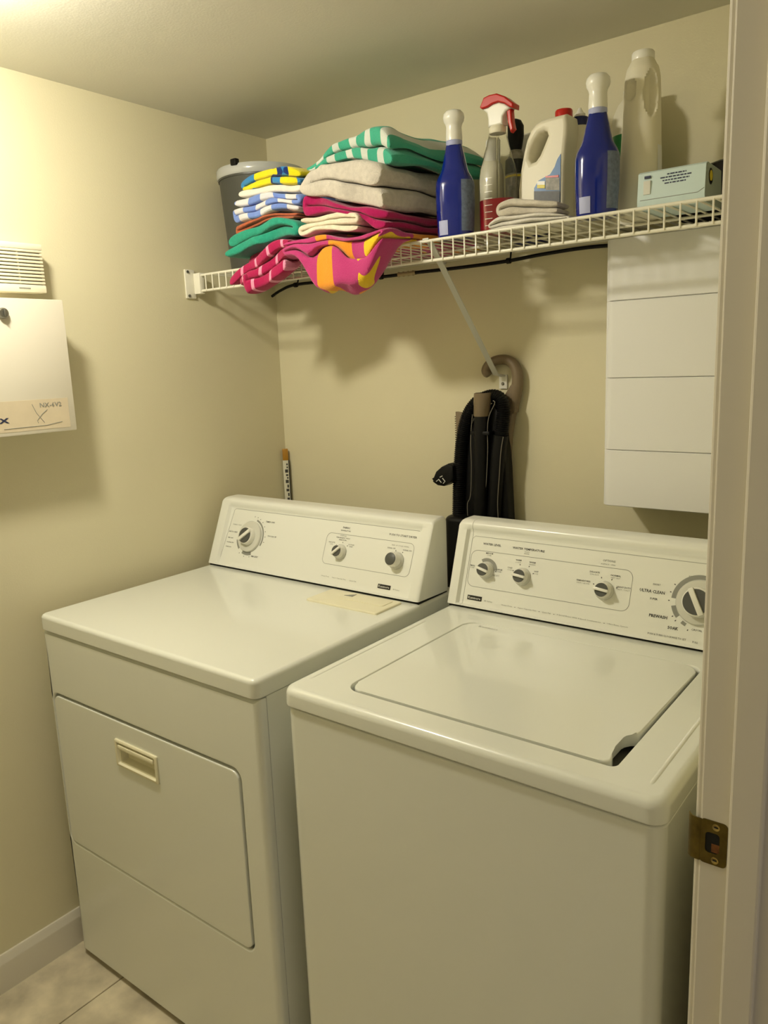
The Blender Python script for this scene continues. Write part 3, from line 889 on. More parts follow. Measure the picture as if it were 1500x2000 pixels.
panel = thing('alarm_panel', 'white metal alarm control box with a key lock on the left wall', 'alarm box', (0.04, -.92, 1.34))
obj('back_box', bx(0.0, .080, -1.062, -.783, 1.352, 1.640, bev=.002), 'panel_white', panel)
pd = obj('cover_door', bx(.080, .089, -1.068, -.776, 1.348, 1.646, bev=.0022), 'panel_white', panel)
PM = Matrix(((0, 0, 1, .0892), (1, 0, 0, 0), (0, 1, 0, 0), (0, 0, 0, 1)))       # local x -> world y, local y -> z
obj('label_strip', bx(.0889, .0896, -1.050, -.792, 1.357, 1.4245), 'label_cream', pd)
lettering('NX-6V2', .053, PM @ Matrix.Translation((-.862, 1.4115, .0006)), pd, 'grey_print', height=.0105, bold=.01)
lettering('-X', .030, PM @ Matrix.Translation((-.966, 1.383, .0006)), pd, 'navy_print', height=.0115, bold=.04)
for pts in ([(-.880, 1.415), (-.872, 1.395), (-.855, 1.372)], [(-.845, 1.401), (-.858, 1.392), (-.872, 1.378), (-.870, 1.372)], [(-.95, 1.3645), (-.85, 1.3655), (-.812, 1.371)]):
    obj('pen_scrawl', tube([(.0898, y, z) for y, z in pts], .0007, 5), 'grey_print', pd)
lock = obj('key_lock', loft(new(), [[(x, -.921 + rr * math.cos(2 * math.pi * k / 20), 1.613 + rr * math.sin(2 * math.pi * k / 20)) for k in range(20)] for rr, x in ((.0115, .0885), (.0115, .096), (.0095, .099), (.006, .099))]), 'screw', pd)
obj('key', bx(.098, .104, -.9225, -.9195, 1.606, 1.620, bev=.001), 'screw', lock)

# ================================================================== STICK IN THE CORNER
stick = thing('paint_stick', 'printed wooden stick with an ochre tip standing in the room corner', 'stick', (.012, -.012, 0))
SM = Matrix.Translation((.0145, -.0165, 0)) @ Matrix.Rotation(math.radians(42), 4, 'Z')
def sbox(*a, **k):
    b = bx(*a, **k); bmesh.ops.transform(b, matrix=SM, verts=b.verts); return b
obj('shaft', sbox(-.0095, .0085, -.003, .003, 0.0, 1.178, bev=.0006), 'stick_white', stick)
obj('dark_edge', sbox(.0083, .0115, -.003, .003, 0.0, 1.178, bev=.0004), 'black_badge', stick)
obj('tip', sbox(-.0088, .009, -.0034, .0034, 1.178, 1.2155, bev=.002), 'ochre', stick)
random.seed(4)
z = 1.168
while z > 1.04:
    h = random.uniform(.004, .011); w_ = random.uniform(.004, .011)
    obj('printed_mark', sbox(.006 - w_, .006, -.0034, -.0029, z - h, z), 'dark_print', stick)
    z -= h + random.uniform(.003, .006)

# ================================================================== VACUUM CLEANER
vac = thing('vacuum_cleaner', 'upright vacuum cleaner with hook handle and ribbed hose behind the appliances', 'vacuum', (.80, -.07, 0))
hk = catmull([(x, -.020, z) for x, z in [(.771, 1.434), (.763, 1.446), (.774, 1.462), (.797, 1.471), (.822, 1.471), (.842, 1.459), (.852, 1.438), (.853, 1.412), (.847, 1.385), (.843, 1.362), (.835, 1.334), (.826, 1.285), (.820, 1.212), (.815, 1.075)]], 6)
obj('hook_handle', tube(hk, .013, 14, rfun=lambda t: interp([(0, .0095), (.04, .0125), (.3, .0125), (.5, .0145), (.62, .016), (.75, .013), (1, .013)], t)), 'taupe', vac)
obj('handle_web', prism([(.812, 1.372), (.838, 1.408), (.852, 1.42), (.858, 1.395), (.852, 1.34), (.836, 1.33), (.822, 1.352)], -.034, -.008, bev=.006), 'taupe', vac)
hose = catmull([(x, y, z) for x, y, z in [(.697, -.062, 1.067), (.701, -.062, 1.152), (.707, -.062, 1.227), (.716, -.062, 1.286), (.732, -.062, 1.333), (.758, -.060, 1.366), (.792, -.056, 1.381), (.817, -.056, 1.379), (.832, -.058, 1.362), (.833, -.060, 1.328), (.827, -.062, 1.275)]], 8)
obj('hose', corrugated(hose, .0165), 'black_hose', vac)
obj('hose_sleeve', tube(catmull([(.827, -.062, 1.285), (.818, -.062, 1.217), (.811, -.062, 1.129), (.803, -.062, 1.03)], 6), .0195, 16), 'black_rubber', vac)
obj('wand', tube(catmull([(.770, -.074, 1.03), (.774, -.074, 1.16), (.776, -.074, 1.25), (.779, -.074, 1.338)], 4), .0185, 18), 'black_rubber', vac)
wb = loft(new(), [ell(.7795 + (z - 1.333) * .08, -.075, r_, r_, z, 24) for r_, z in ((.0185, 1.333), (.0205, 1.336), (.0212, 1.362), (.0222, 1.364), (.0222, 1.391), (.0195, 1.392), (.0185, 1.36))], cap1=True)
obj('wand_cuff', wb, 'taupe', vac)
obj('wand_clip', bx(.752, .808, -.088, -.05, 1.286, 1.296, bev=.003), 'black_rubber', vac)
for pts in ([(.755, 1.338), (.750, 1.295), (.748, 1.257), (.749, 1.202), (.745, 1.128), (.735, 1.103), (.736, 1.06)], [(.815, 1.372), (.820, 1.366), (.803, 1.333), (.798, 1.296), (.798, 1.248), (.792, 1.161), (.782, 1.104), (.782, 1.06)], [(.843, 1.283), (.836, 1.246), (.831, 1.188), (.825, 1.115), (.827, 1.06)]):
    obj('channel_edge', tube([v for v in catmull([(x, -.078, z) for x, z in pts], 5)], .0011, 6), 'edge_grey', vac)
obj('back_spine', prism([(.700, .98), (.850, .98), (.838, 1.20), (.830, 1.33), (.800, 1.365), (.755, 1.345), (.722, 1.28), (.712, 1.15)], -.058, -.022, bev=.006), 'black_rubber', vac)
cv = prism([(.689, 1.342), (.711, 1.339), (.712, 1.224), (.700, 1.224), (.692, 1.26)], -.056, -.040, bev=.002)
ct = obj('crevice_tool', cv, 'taupe', vac)
for k in range(16):
    obj('tool_rib', bx(.6865, .6905, -.055, -.041, 1.238 + .006 * k, 1.2405 + .006 * k), 'taupe_dk', ct)
cl = obj('brush_tool', prism([(.634, 1.158), (.640, 1.166), (.638, 1.170), (.646, 1.186), (.664, 1.200), (.684, 1.209), (.700, 1.203), (.702, 1.168), (.690, 1.160), (.670, 1.148), (.650, 1.149)], -.092, -.050, bev=.005), 'black_rubber', vac)
for pts in ([(.648, 1.160), (.656, 1.166), (.664, 1.158)], [(.668, 1.170), (.676, 1.162), (.670, 1.156)], [(.660, 1.172), (.668, 1.176)]):
    obj('white_mark', tube([(x, -.0925, z) for x, z in pts], .0013, 5), 'silver', cl)
obj('lower_housing', rbox(.678, .852, -.118, -.018, .62, 1.072, .03, e=.012, e0=.01), 'black_rubber', vac)
obj('latch', bx(.672, .692, -.112, -.05, .955, .985, bev=.004), 'taupe_dk', vac)
obj('bag_body', rbox(.665, .875, -.165, -.018, .06, .64, .045, e=.03, e0=.02), 'black_rubber', vac)
obj('floor_head', rbox(.64, .835, -.205, -.018, .0, .09, .03, e=.02, e0=.004), 'taupe_dk', vac)

# ================================================================== STRIKE PLATE
strike = thing('strike_plate', 'aged brass door strike plate screwed to the white door jamb', 'strike plate', (1.59, -.966, .939))
sp_ = shape2d([rrect(1.5795, 1.6085, .9125, .966, .005, 4), rrect(1.5855, 1.6005, .9265, .9515, .004, 4)[::-1]], .0016)
bmesh.ops.transform(sp_, matrix=Matrix.Translation((0, -.9655, 0)) @ XZ, verts=sp_.verts)
obj('plate', sp_, 'brass', strike)
lp = [(1.5800, -.9665), (1.5755, -.9667), (1.5705, -.9655), (1.5665, -.9620), (1.5650, -.9585)]
bm = loft(new(), [[(x, y, z) for x, y in lp] + [(x + .0006, y + .0014, z) for x, y in lp[::-1]] for z in (.9135, .965)])
obj('lip', bm, 'brass', strike)
obj('latch_hole', bx(1.5855, 1.6005, -.9654, -.9648, .9265, .9515), 'dark_gap', strike)
obj('exposed_wood', bx(1.592, 1.6005, -.9657, -.9650, .928, .938), 'wood_rust', strike)
for z in (.9595, .9190):
    bm = loft(new(), [[(1.5965 + rr * math.cos(2 * math.pi * k / 16), y, z + rr * math.sin(2 * math.pi * k / 16)) for k in range(16)] for rr, y in ((.0042, -.9660), (.0040, -.9672), (.0022, -.9670), (.0015, -.9664))])
    s_ = obj('screw', bm, 'brass_lt', strike)
    obj('cross_slot', bx(1.5965 - .0020, 1.5965 + .0020, -.9673, -.9668, z - .0006, z + .0006), 'dark_gap', s_)

# ================================================================== BUCKET
bk = thing('bucket', 'charcoal plastic bucket with a silver rim in the corner of the wire shelf', 'bucket', (.137, -.165, SZ + .002))
bc = (.137, -.163)
zb = SZ + .002
obj('pail', lathe(*bc, [(.098, zb), (.100, zb + .004), (.1175, 1.990), (.119, 1.994), (.116, 1.995), (.097, zb + .01)], 64, cap1=True), 'bucket', bk)
obj('rim', lathe(*bc, [(.115, 1.984), (.1205, 1.984), (.1235, 1.988), (.1235, 2.004), (.121, 2.009), (.116, 2.010), (.113, 2.004), (.113, 1.988)], 64, cap0=False, cap1=False), 'bucket_rim', bk)
obj('under_rim', lathe(*bc, [(.115, 1.9795), (.1195, 1.9795), (.1195, 1.9845), (.115, 1.9845)], 64, cap0=False, cap1=False), 'bucket', bk)
obj('grip_tab', bx(.150, .171, -.289, -.274, 2.003, 2.020, bev=.003), 'black_rubber', bk)

# ================================================================== TOWELS
def wobble(x, y, z):
    """smooth repeatable pseudo-noise vector, each component about -1..1"""
    f = lambda a, b, c, d: .5 * (math.sin(a * x + b * y + c * z + d) + math.sin(b * x - c * y + a * z + 2.3 * d) * math.cos(c * x + a * y - b * z + .7 * d))
    return Vector((f(1.0, .7, 1.3, .4), f(.8, 1.1, .6, 2.1), f(1.2, .9, .8, 3.7)))

def serp(n, W, Hh, start_right=True, indent=None):
    """serpentine fold path in metres, n layers, width W, height Hh (bottom to top)"""
    p = Hh / n; pts = []
    side = 1 if start_right else -1
    for i in range(n):
        z = p * (i + .5)
        ind = (indent[i] if indent else 0.0)
        xl, xr = p / 2 + (ind if True else 0), W - p / 2 - (ind * .3)
        a, b = (xr, xl) if side > 0 else (xl, xr)
        K = 14
        for k in range(K + 1): pts.append((a + (b - a) * k / K, z))
        if i < n - 1:
            cx = b
            for k in range(1, 7):
                t = math.pi * k / 7
                pts.append((cx - side * (p / 2) * math.sin(t) * .98, z + p / 2 - p / 2 * math.cos(t)))
        side = -side
    return pts

def towel(name, label, m, x0, x1, y0, y1, bot, top, n=3, right_first=True, indent=None, amp=.003, seed=0, droop=None, rows=14, skew=0.0, group='folded towels on the wire shelf', fill=.96, front_wave=.006, sub=1):
    W = x1 - x0
    mids = [x0 + W * k / 10 for k in range(11)]
    Hh = sum(interp(top, x) - interp(bot, x) for x in mids) / 11
    path = [Vector((a, b)) for a, b in serp(n, W, Hh, right_first, indent)]
    th = Hh / n * fill / 2
    us = [0.0]
    for a, b in zip(path, path[1:]): us.append(us[-1] + (b - a).length)
    nor = []
    for i in range(len(path)):
        d = (path[min(i + 1, len(path) - 1)] - path[max(i - 1, 0)]).normalized()
        nor.append(Vector((-d.y, d.x)))
    prof = [(0.0, .55), (.0022, .82), (.007, .97), (.018, 1.0)]
    D = y1 - y0
    ys = [(y0 + a, s) for a, s in prof] + [(y0 + .018 + (D - .03) * k / rows, 1.0) for k in range(1, rows + 1)] + [(y1 - .004, .85), (y1, .4)]
    bm = new(); uvl = bm.loops.layers.uv.new('UVMap')
    uvmap = {}
    rings = []
    rnd = random.Random(seed)
    ph = [rnd.uniform(0, 6.28) for _ in range(6)]
    for yi, s in ys:
        ring = []
        seq = [(i, 1) for i in range(len(path))] + [(i, -1) for i in range(len(path) - 1, -1, -1)]
        for i, sd in seq:
            # round the two free ends of the ribbon
            e = min(us[i], us[-1] - us[i])
            te = th * min(1.0, .72 + e / (th * 1.2 + 1e-6))
            q = path[i] + nor[i] * (te * s * sd)
            xx = x0 + q.x
            fz = q.y / Hh
            zb_, zt_ = interp(bot, xx), interp(top, xx)
            zz = zb_ + (zt_ - zb_) * fz
            fy = max(0.0, 1 - (yi - y0) / .05)
            yy = yi + front_wave * fy * (math.sin(us[i] * 23 + ph[0]) + .6 * math.sin(us[i] * 57 + ph[1]))
            xx2 = xx + skew * (yi - y0)
            v = Vector((xx2, yy, zz))
            nv = wobble(xx2 * 32 + seed * 7.3, yy * 28, zz * 55) * amp * .8
            nv2 = wobble(xx2 * 95 + seed * 3.3, yy * 90, zz * 130) * amp * .25
            v += nv + nv2
            if droop: v = droop(v)
            bv = bm.verts.new(v); uvmap[bv] = (us[i] + (0.0 if sd > 0 else .0), yi - y0)
            ring.append(bv)
        rings.append(ring)
    N = len(rings[0]); n2 = len(path)
    for a, b in zip(rings, rings[1:]):
        for i in range(N):
            j = (i + 1) % N
            bm.faces.new((a[i], a[j], b[j], b[i]))
    for ring in (rings[0], rings[-1]):
        for i in range(n2 - 1):
            bm.faces.new((ring[i], ring[i + 1], ring[N - 2 - i], ring[N - 1 - i]))
    for f in bm.faces:
        for lp_ in f.loops: lp_[uvl].uv = uvmap[lp_.vert]
    o = obj(name, bm, m, None)
    if sub:
        md = o.modifiers.new('soft', 'SUBSURF'); md.levels = sub; md.render_levels = sub
    o.data.polygons.foreach_set('use_smooth', [True] * len(o.data.polygons))
    tag(o, label, 'towel', group)
    return o

DZ = SZ + .002     # resting height on the wires
# --- left pile
def droop_stripe(v):
    v = v.copy()
    k = max(0.0, .40 - v.x)
    if v.y < -.30: v.z -= (k * k * 2.6) * min(1, (-.30 - v.y) / .03)
    v.x += 0
    return v
def dr_magstripe(v):
    v = v.copy()
    # front part slides over the shelf lip and hangs down to the left
    f = min(1.0, max(0.0, (-.324 - v.y) / .026))
    k = max(0.0, .46 - v.x)
    low = max(0.0, min(1.0, (1.782 - v.z) / .045))
    v.z -= f * (k * .26 + k * k * .5 + low * .030)
    return v
towel('striped_towel', 'magenta towel with pink stripes drooping over the shelf edge, lowest in its pile', 't_stripe', .235, .470, -.405, -.07, [(.23, DZ - .006), (.47, DZ)], [(.23, 1.785), (.40, 1.787), (.47, 1.775)], 3, True, [0.075, .036, 0], seed=3, droop=dr_magstripe, amp=.006)
towel('teal_towel', 'plain teal green towel folded in the pile beside the bucket', 't_teal', .195, .455, -.375, -.07, [(.19, 1.750), (.25, 1.762), (.38, 1.786), (.46, 1.778)], [(.19, 1.806), (.26, 1.814), (.37, 1.832), (.46, 1.820)], 2, False, seed=5, amp=.006, skew=.28)
towel('terracotta_towel', 'terracotta brown towel sandwiched between teal and blue checked towels', 't_terra', .246, .455, -.365, -.07, [(.24, 1.806), (.30, 1.822), (.37, 1.833), (.46, 1.821)], [(.24, 1.833), (.37, 1.846), (.46, 1.836)], 2, True, seed=6, amp=.003, skew=.12)
towel('checked_towel', 'blue and white checked towel folded in the pile beside the bucket', 't_check', .232, .470, -.372, -.07, [(.23, 1.836), (.30, 1.838), (.37, 1.846), (.47, 1.838)], [(.23, 1.893), (.35, 1.894), (.47, 1.880)], 3, True, [0, .006, .012], seed=7, amp=.006, skew=.14)
towel('white_towel', 'thin white towel lying on the blue and white checked towel', 't_white', .250, .475, -.365, -.07, [(.25, 1.892), (.35, 1.893), (.475, 1.880)], [(.25, 1.912), (.35, 1.911), (.475, 1.898)], 1, True, seed=8, amp=.002, skew=.10)
towel('printed_towel', 'blue towel printed with bright yellow patches on top of its pile', 't_print', .262, .478, -.365, -.08, [(.26, 1.911), (.35, 1.910), (.48, 1.897)], [(.26, 1.940), (.33, 1.947), (.43, 1.945), (.48, 1.925)], 2, True, seed=9, amp=.005, skew=.10)
# --- right pile
def dr_pink(v):
    v = v.copy()
    f = min(1.0, max(0.0, (-.325 - v.y) / .024))
    gx = math.exp(-((v.x - .615) / .105) ** 6)
    low = max(0.0, min(1.0, (1.752 - v.z) / .016))
    v.z -= f * (.096 * gx * low + .012 * gx) * (1 - .25 * ((v.x - .60) / .1) ** 2 * gx)
    v.z -= f * max(0, .50 - v.x) * .25
    return v
towel('pink_orange_towel', 'pink towel with orange and yellow patches hanging over the shelf edge', 't_pink', .450, .745, -.412, -.05, [(.45, DZ), (.745, DZ)], [(.45, 1.772), (.56, 1.778), (.66, 1.762), (.745, 1.758)], 3, True, [0.0, .01, 0], seed=11, droop=dr_pink, amp=.008, rows=18, skew=.10)
towel('cream_hand_towel', 'small cream towel folded under the plain magenta towel', 't_cream', .478, .665, -.392, -.12, [(.47, 1.772), (.56, 1.780), (.67, 1.761)], [(.47, 1.815), (.60, 1.812), (.67, 1.800)], 3, True, [0, .02, .004], seed=12, amp=.0045)
towel('magenta_towel', 'plain magenta towel folded beneath the thick oatmeal towel', 't_magenta', .492, .742, -.385, -.07, [(.49, 1.817), (.60, 1.813), (.67, 1.790), (.70, 1.764), (.745, 1.760)], [(.49, 1.866), (.55, 1.852), (.65, 1.818), (.745, 1.796)], 2, True, seed=13, amp=.006, skew=.10)
towel('oatmeal_towel', 'thick oatmeal towel under the green and white striped towel', 't_beige', .503, .752, -.392, -.08, [(.50, 1.862), (.56, 1.850), (.65, 1.820), (.752, 1.797)], [(.50, 1.905), (.56, 1.925), (.64, 1.918), (.752, 1.886)], 2, True, [0, .006], seed=14, amp=.007, skew=.12)
towel('green_striped_towel', 'green and white striped towel on top of the tall towel pile', 't_green', .520, .760, -.375, -.07, [(.52, 1.906), (.56, 1.926), (.64, 1.919), (.76, 1.888)], [(.52, 1.930), (.58, 1.958), (.66, 1.978), (.71, 1.974), (.76, 1.925)], 2, True, [0, .01], seed=15, amp=.009, skew=.18)
# --- rags by the bottles
towel('folded_rag', 'greyish white folded rag in front of the red-capped jug', 't_rag', .958, 1.090, -.290, -.230, [(.955, 1.764), (1.09, 1.757)], [(.955, 1.790), (.985, 1.797), (1.02, 1.788), (1.09, 1.780)], 2, True, seed=21, amp=.004, group='rags beside the bottles', skew=.05)
towel('thin_white_cloth', 'thin white cloth spread flat under the folded rag', 't_rag2', .922, 1.115, -.299, -.230, [(.92, DZ), (1.115, DZ)], [(.92, 1.752), (.96, 1.764), (1.05, 1.760), (1.115, 1.748)], 3, False, [0, .012, .02], seed=22, amp=.003, group='rags beside the bottles')

# ================================================================== BOTTLES
def bottle_ring(cx, cy, tab, ratio, p, rot):
    def fn(a, z, off=0.0):
        r_ = interp(tab, z) + off
        t = math.radians(a) - rot
        # superellipse radius along direction t
        c, s = abs(math.cos(t)), abs(math.sin(t))
        R0 = ((c / r_) ** p + (s / (r_ * ratio + (1 - ratio) * off)) ** p) ** (-1 / p)
        return (cx + R0 * math.cos(math.radians(a)), cy + R0 * math.sin(math.radians(a)))
    return fn

def blue_spray(cx, cy, z0, zs, label, rot):
    t = thing('blue_spray_bottle', label, 'spray bottle', (cx, cy, z0), 'blue spray bottles')
    s = zs
    tab = [(z0, .036), (z0 + .003, .0385), (z0 + .03, .0395), (z0 + .07, .0415), (z0 + .112, .0412), (z0 + .122, .0395), (z0 + .131, .0355), (z0 + .138, .0310), (z0 + .146, .0278), (z0 + .166, .0235), (z0 + .186, .0190), (z0 + .197, .0165)]
    tab = [(z0 + (z - z0) * s, r_) for z, r_ in tab]
    zz = [z0, z0 + .001] + [z0 + .197 * s * k / 26 for k in range(1, 27)]
    fn = bottle_ring(cx, cy, tab, .82, 2.6, rot)
    bm = loft(new(), [[(*fn(360 * k / 40, z), z) for k in range(40)] for z in zz])
    b = obj('bottle', bm, 'blue', t)
    obj('back_label', ringpatch(fn, -38, 48, z0 + .012, z0 + .118 * s, .0007, 14, 16), 'blue_label', b)
    obj('front_label', ringpatch(fn, -122, -88, z0 + .006, z0 + .036, .0007, 8, 6), 'pale_label', b)
    zt = z0 + .197 * s
    obj('collar', lathe(cx, cy, [(.0165, zt - .004), (.0175, zt - .002), (.0175, zt + .006), (.016, zt + .008)], 28), 'pale_label', t)
    hd_ = lathe(cx, cy, [(.0172, zt + .005), (.0178, zt + .012), (.0172, zt + .022), (.0165, zt + .034), (.018, zt + .040), (.0215, zt + .046), (.0228, zt + .053), (.0215, zt + .060), (.0165, zt + .0655), (.009, zt + .068), (.003, zt + .0685)], 28)
    o = obj('sprayer_head', hd_, 'white_pl', t)
    # nozzle and trigger point towards the back of the shelf
    d = Vector((math.cos(math.radians(118)), math.sin(math.radians(118)), 0)); c = Vector((cx, cy, 0))
    obj('nozzle', tube([c + d * .012 + Vector((0, 0, zt + .053)), c + d * .034 + Vector((0, 0, zt + .054)), c + d * .048 + Vector((0, 0, zt + .053))], .014, 14, rfun=lambda q: .016 - .005 * q), 'white_pl', o)
    obj('trigger', tube([c + d * .028 + Vector((0, 0, zt + .044)), c + d * .032 + Vector((0, 0, zt + .022)), c + d * .028 + Vector((0, 0, zt - .002))], .005, 8), 'white_pl', o)
    return t
blue_spray(.838, -.272, DZ, .985, 'cobalt blue spray bottle standing beside the towel pile', .35)
blue_spray(1.160, -.272, DZ, .965, 'cobalt blue spray bottle standing beside the tall white bleach bottle', .35)

# clear spray bottle, part filled with red liquid
cs = thing('clear_spray_bottle', 'clear spray bottle with red liquid and a red and white trigger head', 'spray bottle', (.924, -.235, DZ))
cx, cy = .924, -.236
tab = [(DZ, .036), (DZ + .003, .0395), (DZ + .06, .0405), (DZ + .115, .0405), (DZ + .135, .038), (DZ + .160, .030), (DZ + .185, .0235), (DZ + .205, .0185), (DZ + .214, .0150)]
fn = bottle_ring(cx, cy, tab, .78, 2.5, .25)
zz = [DZ, DZ + .0015] + [DZ + .214 * k / 26 for k in range(1, 27)]
outer = [[(*fn(360 * k / 40, z), z) for k in range(40)] for z in zz]
obj('bottle', loft(new(), outer, True, True), 'clear', cs)
obj('liquid', loft(new(), [[(*fn(360 * k / 40, z, -.0016), z) for k in range(40)] for z in [DZ + .0015 + .070 * k / 8 for k in range(9)]]), 'red_liq', cs)
for k in range(8):
    obj('measure_mark', ringpatch(fn, -112, -84, DZ + .018 + .0135 * k, DZ + .0190 + .0135 * k, .0009, 5, 1), 'white_pl', cs)
obj('dip_tube', tube([(cx, cy, DZ + .01), (cx, cy, DZ + .214)], .0028, 8), 'clear', cs)
obj('neck_collar', lathe(cx, cy, [(.0165, DZ + .205), (.018, DZ + .207), (.018, DZ + .216), (.016, DZ + .219)], 28), 'hdpe', cs)
def smooth2(l): return l
hood = [(.889, 1.9978), (.8985, 2.015), (.912, 2.0175), (.9298, 2.0168), (.9489, 2.0071), (.9687, 1.9903), (.9677, 1.9812), (.9601, 1.9843), (.9469, 1.9942), (.9335, 1.9995), (.9198, 1.9984), (.908, 1.9946), (.8941, 1.9939)]
obj('hood', xz_shape([hood], cy, .030, .003), 'red', cs)
wbd = [(.8945, 1.9935), (.908, 1.9942), (.9198, 1.998), (.9335, 1.999), (.9469, 1.9938), (.9601, 1.984), (.950, 1.979), (.9425, 1.970), (.9420, 1.9555), (.9075, 1.9555), (.9075, 1.972), (.905, 1.984)]
obj('sprayer_body', xz_shape([wbd], cy, .026, .004), 'white_pl', cs)
obj('trigger', xz_shape([[(.9485, 1.982), (.9600, 1.9825), (.9618, 1.959), (.9655, 1.943), (.9580, 1.937), (.9520, 1.956)]], cy, .016, .003), 'red', cs)

# white jug with red cap (drain opener)
jg = thing('jug', 'off-white handled jug with a red cap and blue and black label', 'jug', (1.02, -.20, DZ))
jo = [(.966, DZ + .001), (.9652, 1.8245), (.9702, 1.8617), (.9771, 1.8933), (.9848, 1.9194), (.9943, 1.9368), (1.0056, 1.9474), (1.0186, 1.9519), (1.0361, 1.9535), (1.0735, 1.9535), (1.0767, 1.9332), (1.0759, 1.9147), (1.0726, 1.8841), (1.0700, 1.8531), (1.0690, DZ + .001)]
jh = [(1.0306, 1.9282), (1.0334, 1.9198), (1.0261, 1.9053), (1.015, 1.8849), (1.0056, 1.8753), (.9961, 1.8737), (.9914, 1.8826), (.9943, 1.8983), (1.0037, 1.9158), (1.0149, 1.9281), (1.0242, 1.9307)]
obj('body', xz_shape([jo, jh[::-1]], -.195, .062, .0085), 'hdpe', jg)
obj('cap', lathe(1.0552, -.195, [(.0165, 1.951), (.0178, 1.952), (.0178, 1.966), (.0165, 1.969)], 32), 'red', jg)
yl = -.2266
lab = obj('label', xz_shape([[(1.004, DZ + .006), (1.004, 1.8225), (1.0135, 1.8354), (1.0265, 1.8397), (1.040, 1.8435), (1.0500, 1.8560), (1.0560, 1.8700), (1.0635, 1.8790), (1.0620, DZ + .006)]], yl + .0002, .0012), 'label_blue', jg)
obj('label_band', xz_shape([[(1.004, DZ + .006), (1.004, 1.816), (1.0620, 1.808), (1.0620, DZ + .006)]], yl - .0008, .0008), 'label_black', lab)
obj('label_text', xz_shape([[(1.0305, 1.8145), (1.0305, 1.838), (1.0615, 1.8335), (1.0615, 1.809)]], yl - .0008, .0008), 'label_grey', lab)
obj('label_flash', xz_shape([[(1.0115, 1.821), (1.0115, 1.8275), (1.029, 1.825), (1.029, 1.818)]], yl - .0012, .0008), 'label_yellow', lab)
obj('label_flash', xz_shape([[(1.0115, 1.8275), (1.0115, 1.8345), (1.029, 1.832), (1.029, 1.825)]], yl - .0012, .0008), 'silver', lab)
obj('label_stripe', xz_shape([[(1.030, 1.8385), (1.030, 1.8415), (1.0595, 1.839), (1.0595, 1.8345)]], yl - .0011, .0008), 'red', lab)

# slim white bottle with navy collar and pointed tip
sw = thing('slim_bottle', 'slim white bottle with a navy collar and a pointed nozzle tip', 'bottle', (1.070, -.150, DZ))
obj('body', lathe(1.070, -.150, [(.020, DZ), (.0235, DZ + .003), (.0242, DZ + .02), (.0235, DZ + .15), (.0215, DZ + .195), (.0185, DZ + .207)], 32), 'hdpe', sw)
obj('collar', lathe(1.070, -.150, [(.0185, DZ + .206), (.0190, DZ + .207), (.0190, DZ + .222), (.017, DZ + .224)], 32), 'navy', sw)
obj('nozzle_tip', lathe(1.070, -.150, [(.0115, DZ + .223), (.0115, DZ + .231), (.0075, DZ + .234), (.003, DZ + .243)], 24), 'white_pl', sw)

# tall white bleach bottle with moulded grip
bl = thing('bleach_bottle', 'tall plain white bleach bottle with a moulded handle and white cap', 'bottle', (1.215, -.185, DZ))
cx, cy = 1.2145, -.188
tab = [(DZ, .036), (DZ + .004, .0405), (DZ + .03, .0412), (DZ + .10, .0390), (DZ + .16, .0365), (DZ + .215, .0345), (DZ + .255, .0330), (DZ + .272, .0300), (DZ + .284, .0235), (DZ + .289, .0205)]
fn = bottle_ring(cx, cy, tab, 1.0, 2.3, .2)
bm = new(); rings = []
zz = [DZ, DZ + .0015] + [DZ + .289 * k / 60 for k in range(1, 61)]
for z in zz:
    ring = []
    for k in range(72):
        a = 360 * k / 72
        d = 0.0
        for ac, zc, wa, wz, dp in ((-42, DZ + .222, 24, .040, .016), (-108, DZ + .232, 18, .018, .010), (138, DZ + .222, 24, .040, .016)):
            da = (a - ac + 180) % 360 - 180
            q = (da / wa) ** 2 + ((z - zc) / wz) ** 2
            d = max(d, dp * max(0.0, 1 - q ** 2) ** .7)
        ring.append((*fn(a, z, -d), z))
    rings.append(ring)
obj('body', loft(bm, rings), 'hdpe', bl)
obj('cap', lathe(cx, cy, [(.0205, DZ + .287), (.0212, DZ + .289), (.0212, DZ + .301), (.0195, DZ + .3035)], 36), 'white_pl', bl)
obj('side_label', ringpatch(bottle_ring(cx, cy, tab, 1.0, 2.3, .2), -22, 8, DZ + .06, DZ + .13, .0007, 6, 6), 'cover', bl)

# items in the back row
bc_ = thing('black_spray_can', 'black and grey spray bottle with a black trigger cap behind the clear bottle', 'spray bottle', (.905, -.115, DZ))
obj('body', lathe(.905, -.122, [(.022, DZ), (.0245, DZ + .003), (.0245, DZ + .165), (.022, DZ + .180), (.014, DZ + .195)], 32), 'label_grey', bc_)
obj('dark_band', lathe(.905, -.122, [(.0245, DZ + .143), (.0251, DZ + .1435), (.0251, DZ + .172), (.024, DZ + .1735)], 32, cap0=False, cap1=False), 'label_black', bc_)
obj('gold_line', lathe(.905, -.122, [(.0245, DZ + .136), (.0251, DZ + .1365), (.0251, DZ + .140), (.0245, DZ + .1405)], 32, cap0=False, cap1=False), 'yellow', bc_)
obj('trigger_cap', loft(new(), [ell(.903 + dx, -.122, rx, rx * .8, z, 24) for dx, rx, z in ((0, .0145, DZ + .192), (.001, .0165, DZ + .200), (.003, .019, DZ + .225), (.003, .019, DZ + .245), (.0, .0155, DZ + .257), (-.002, .009, DZ + .261))]), 'black_rubber', bc_)
dm = thing('navy_canister', 'navy canister with a pale grey domed lid behind the red-capped jug', 'canister', (.903, -.045, DZ))
obj('body', lathe(.903, -.045, [(.038, DZ), (.040, DZ + .003), (.040, DZ + .170), (.039, DZ + .172)], 36), 'navy', dm)
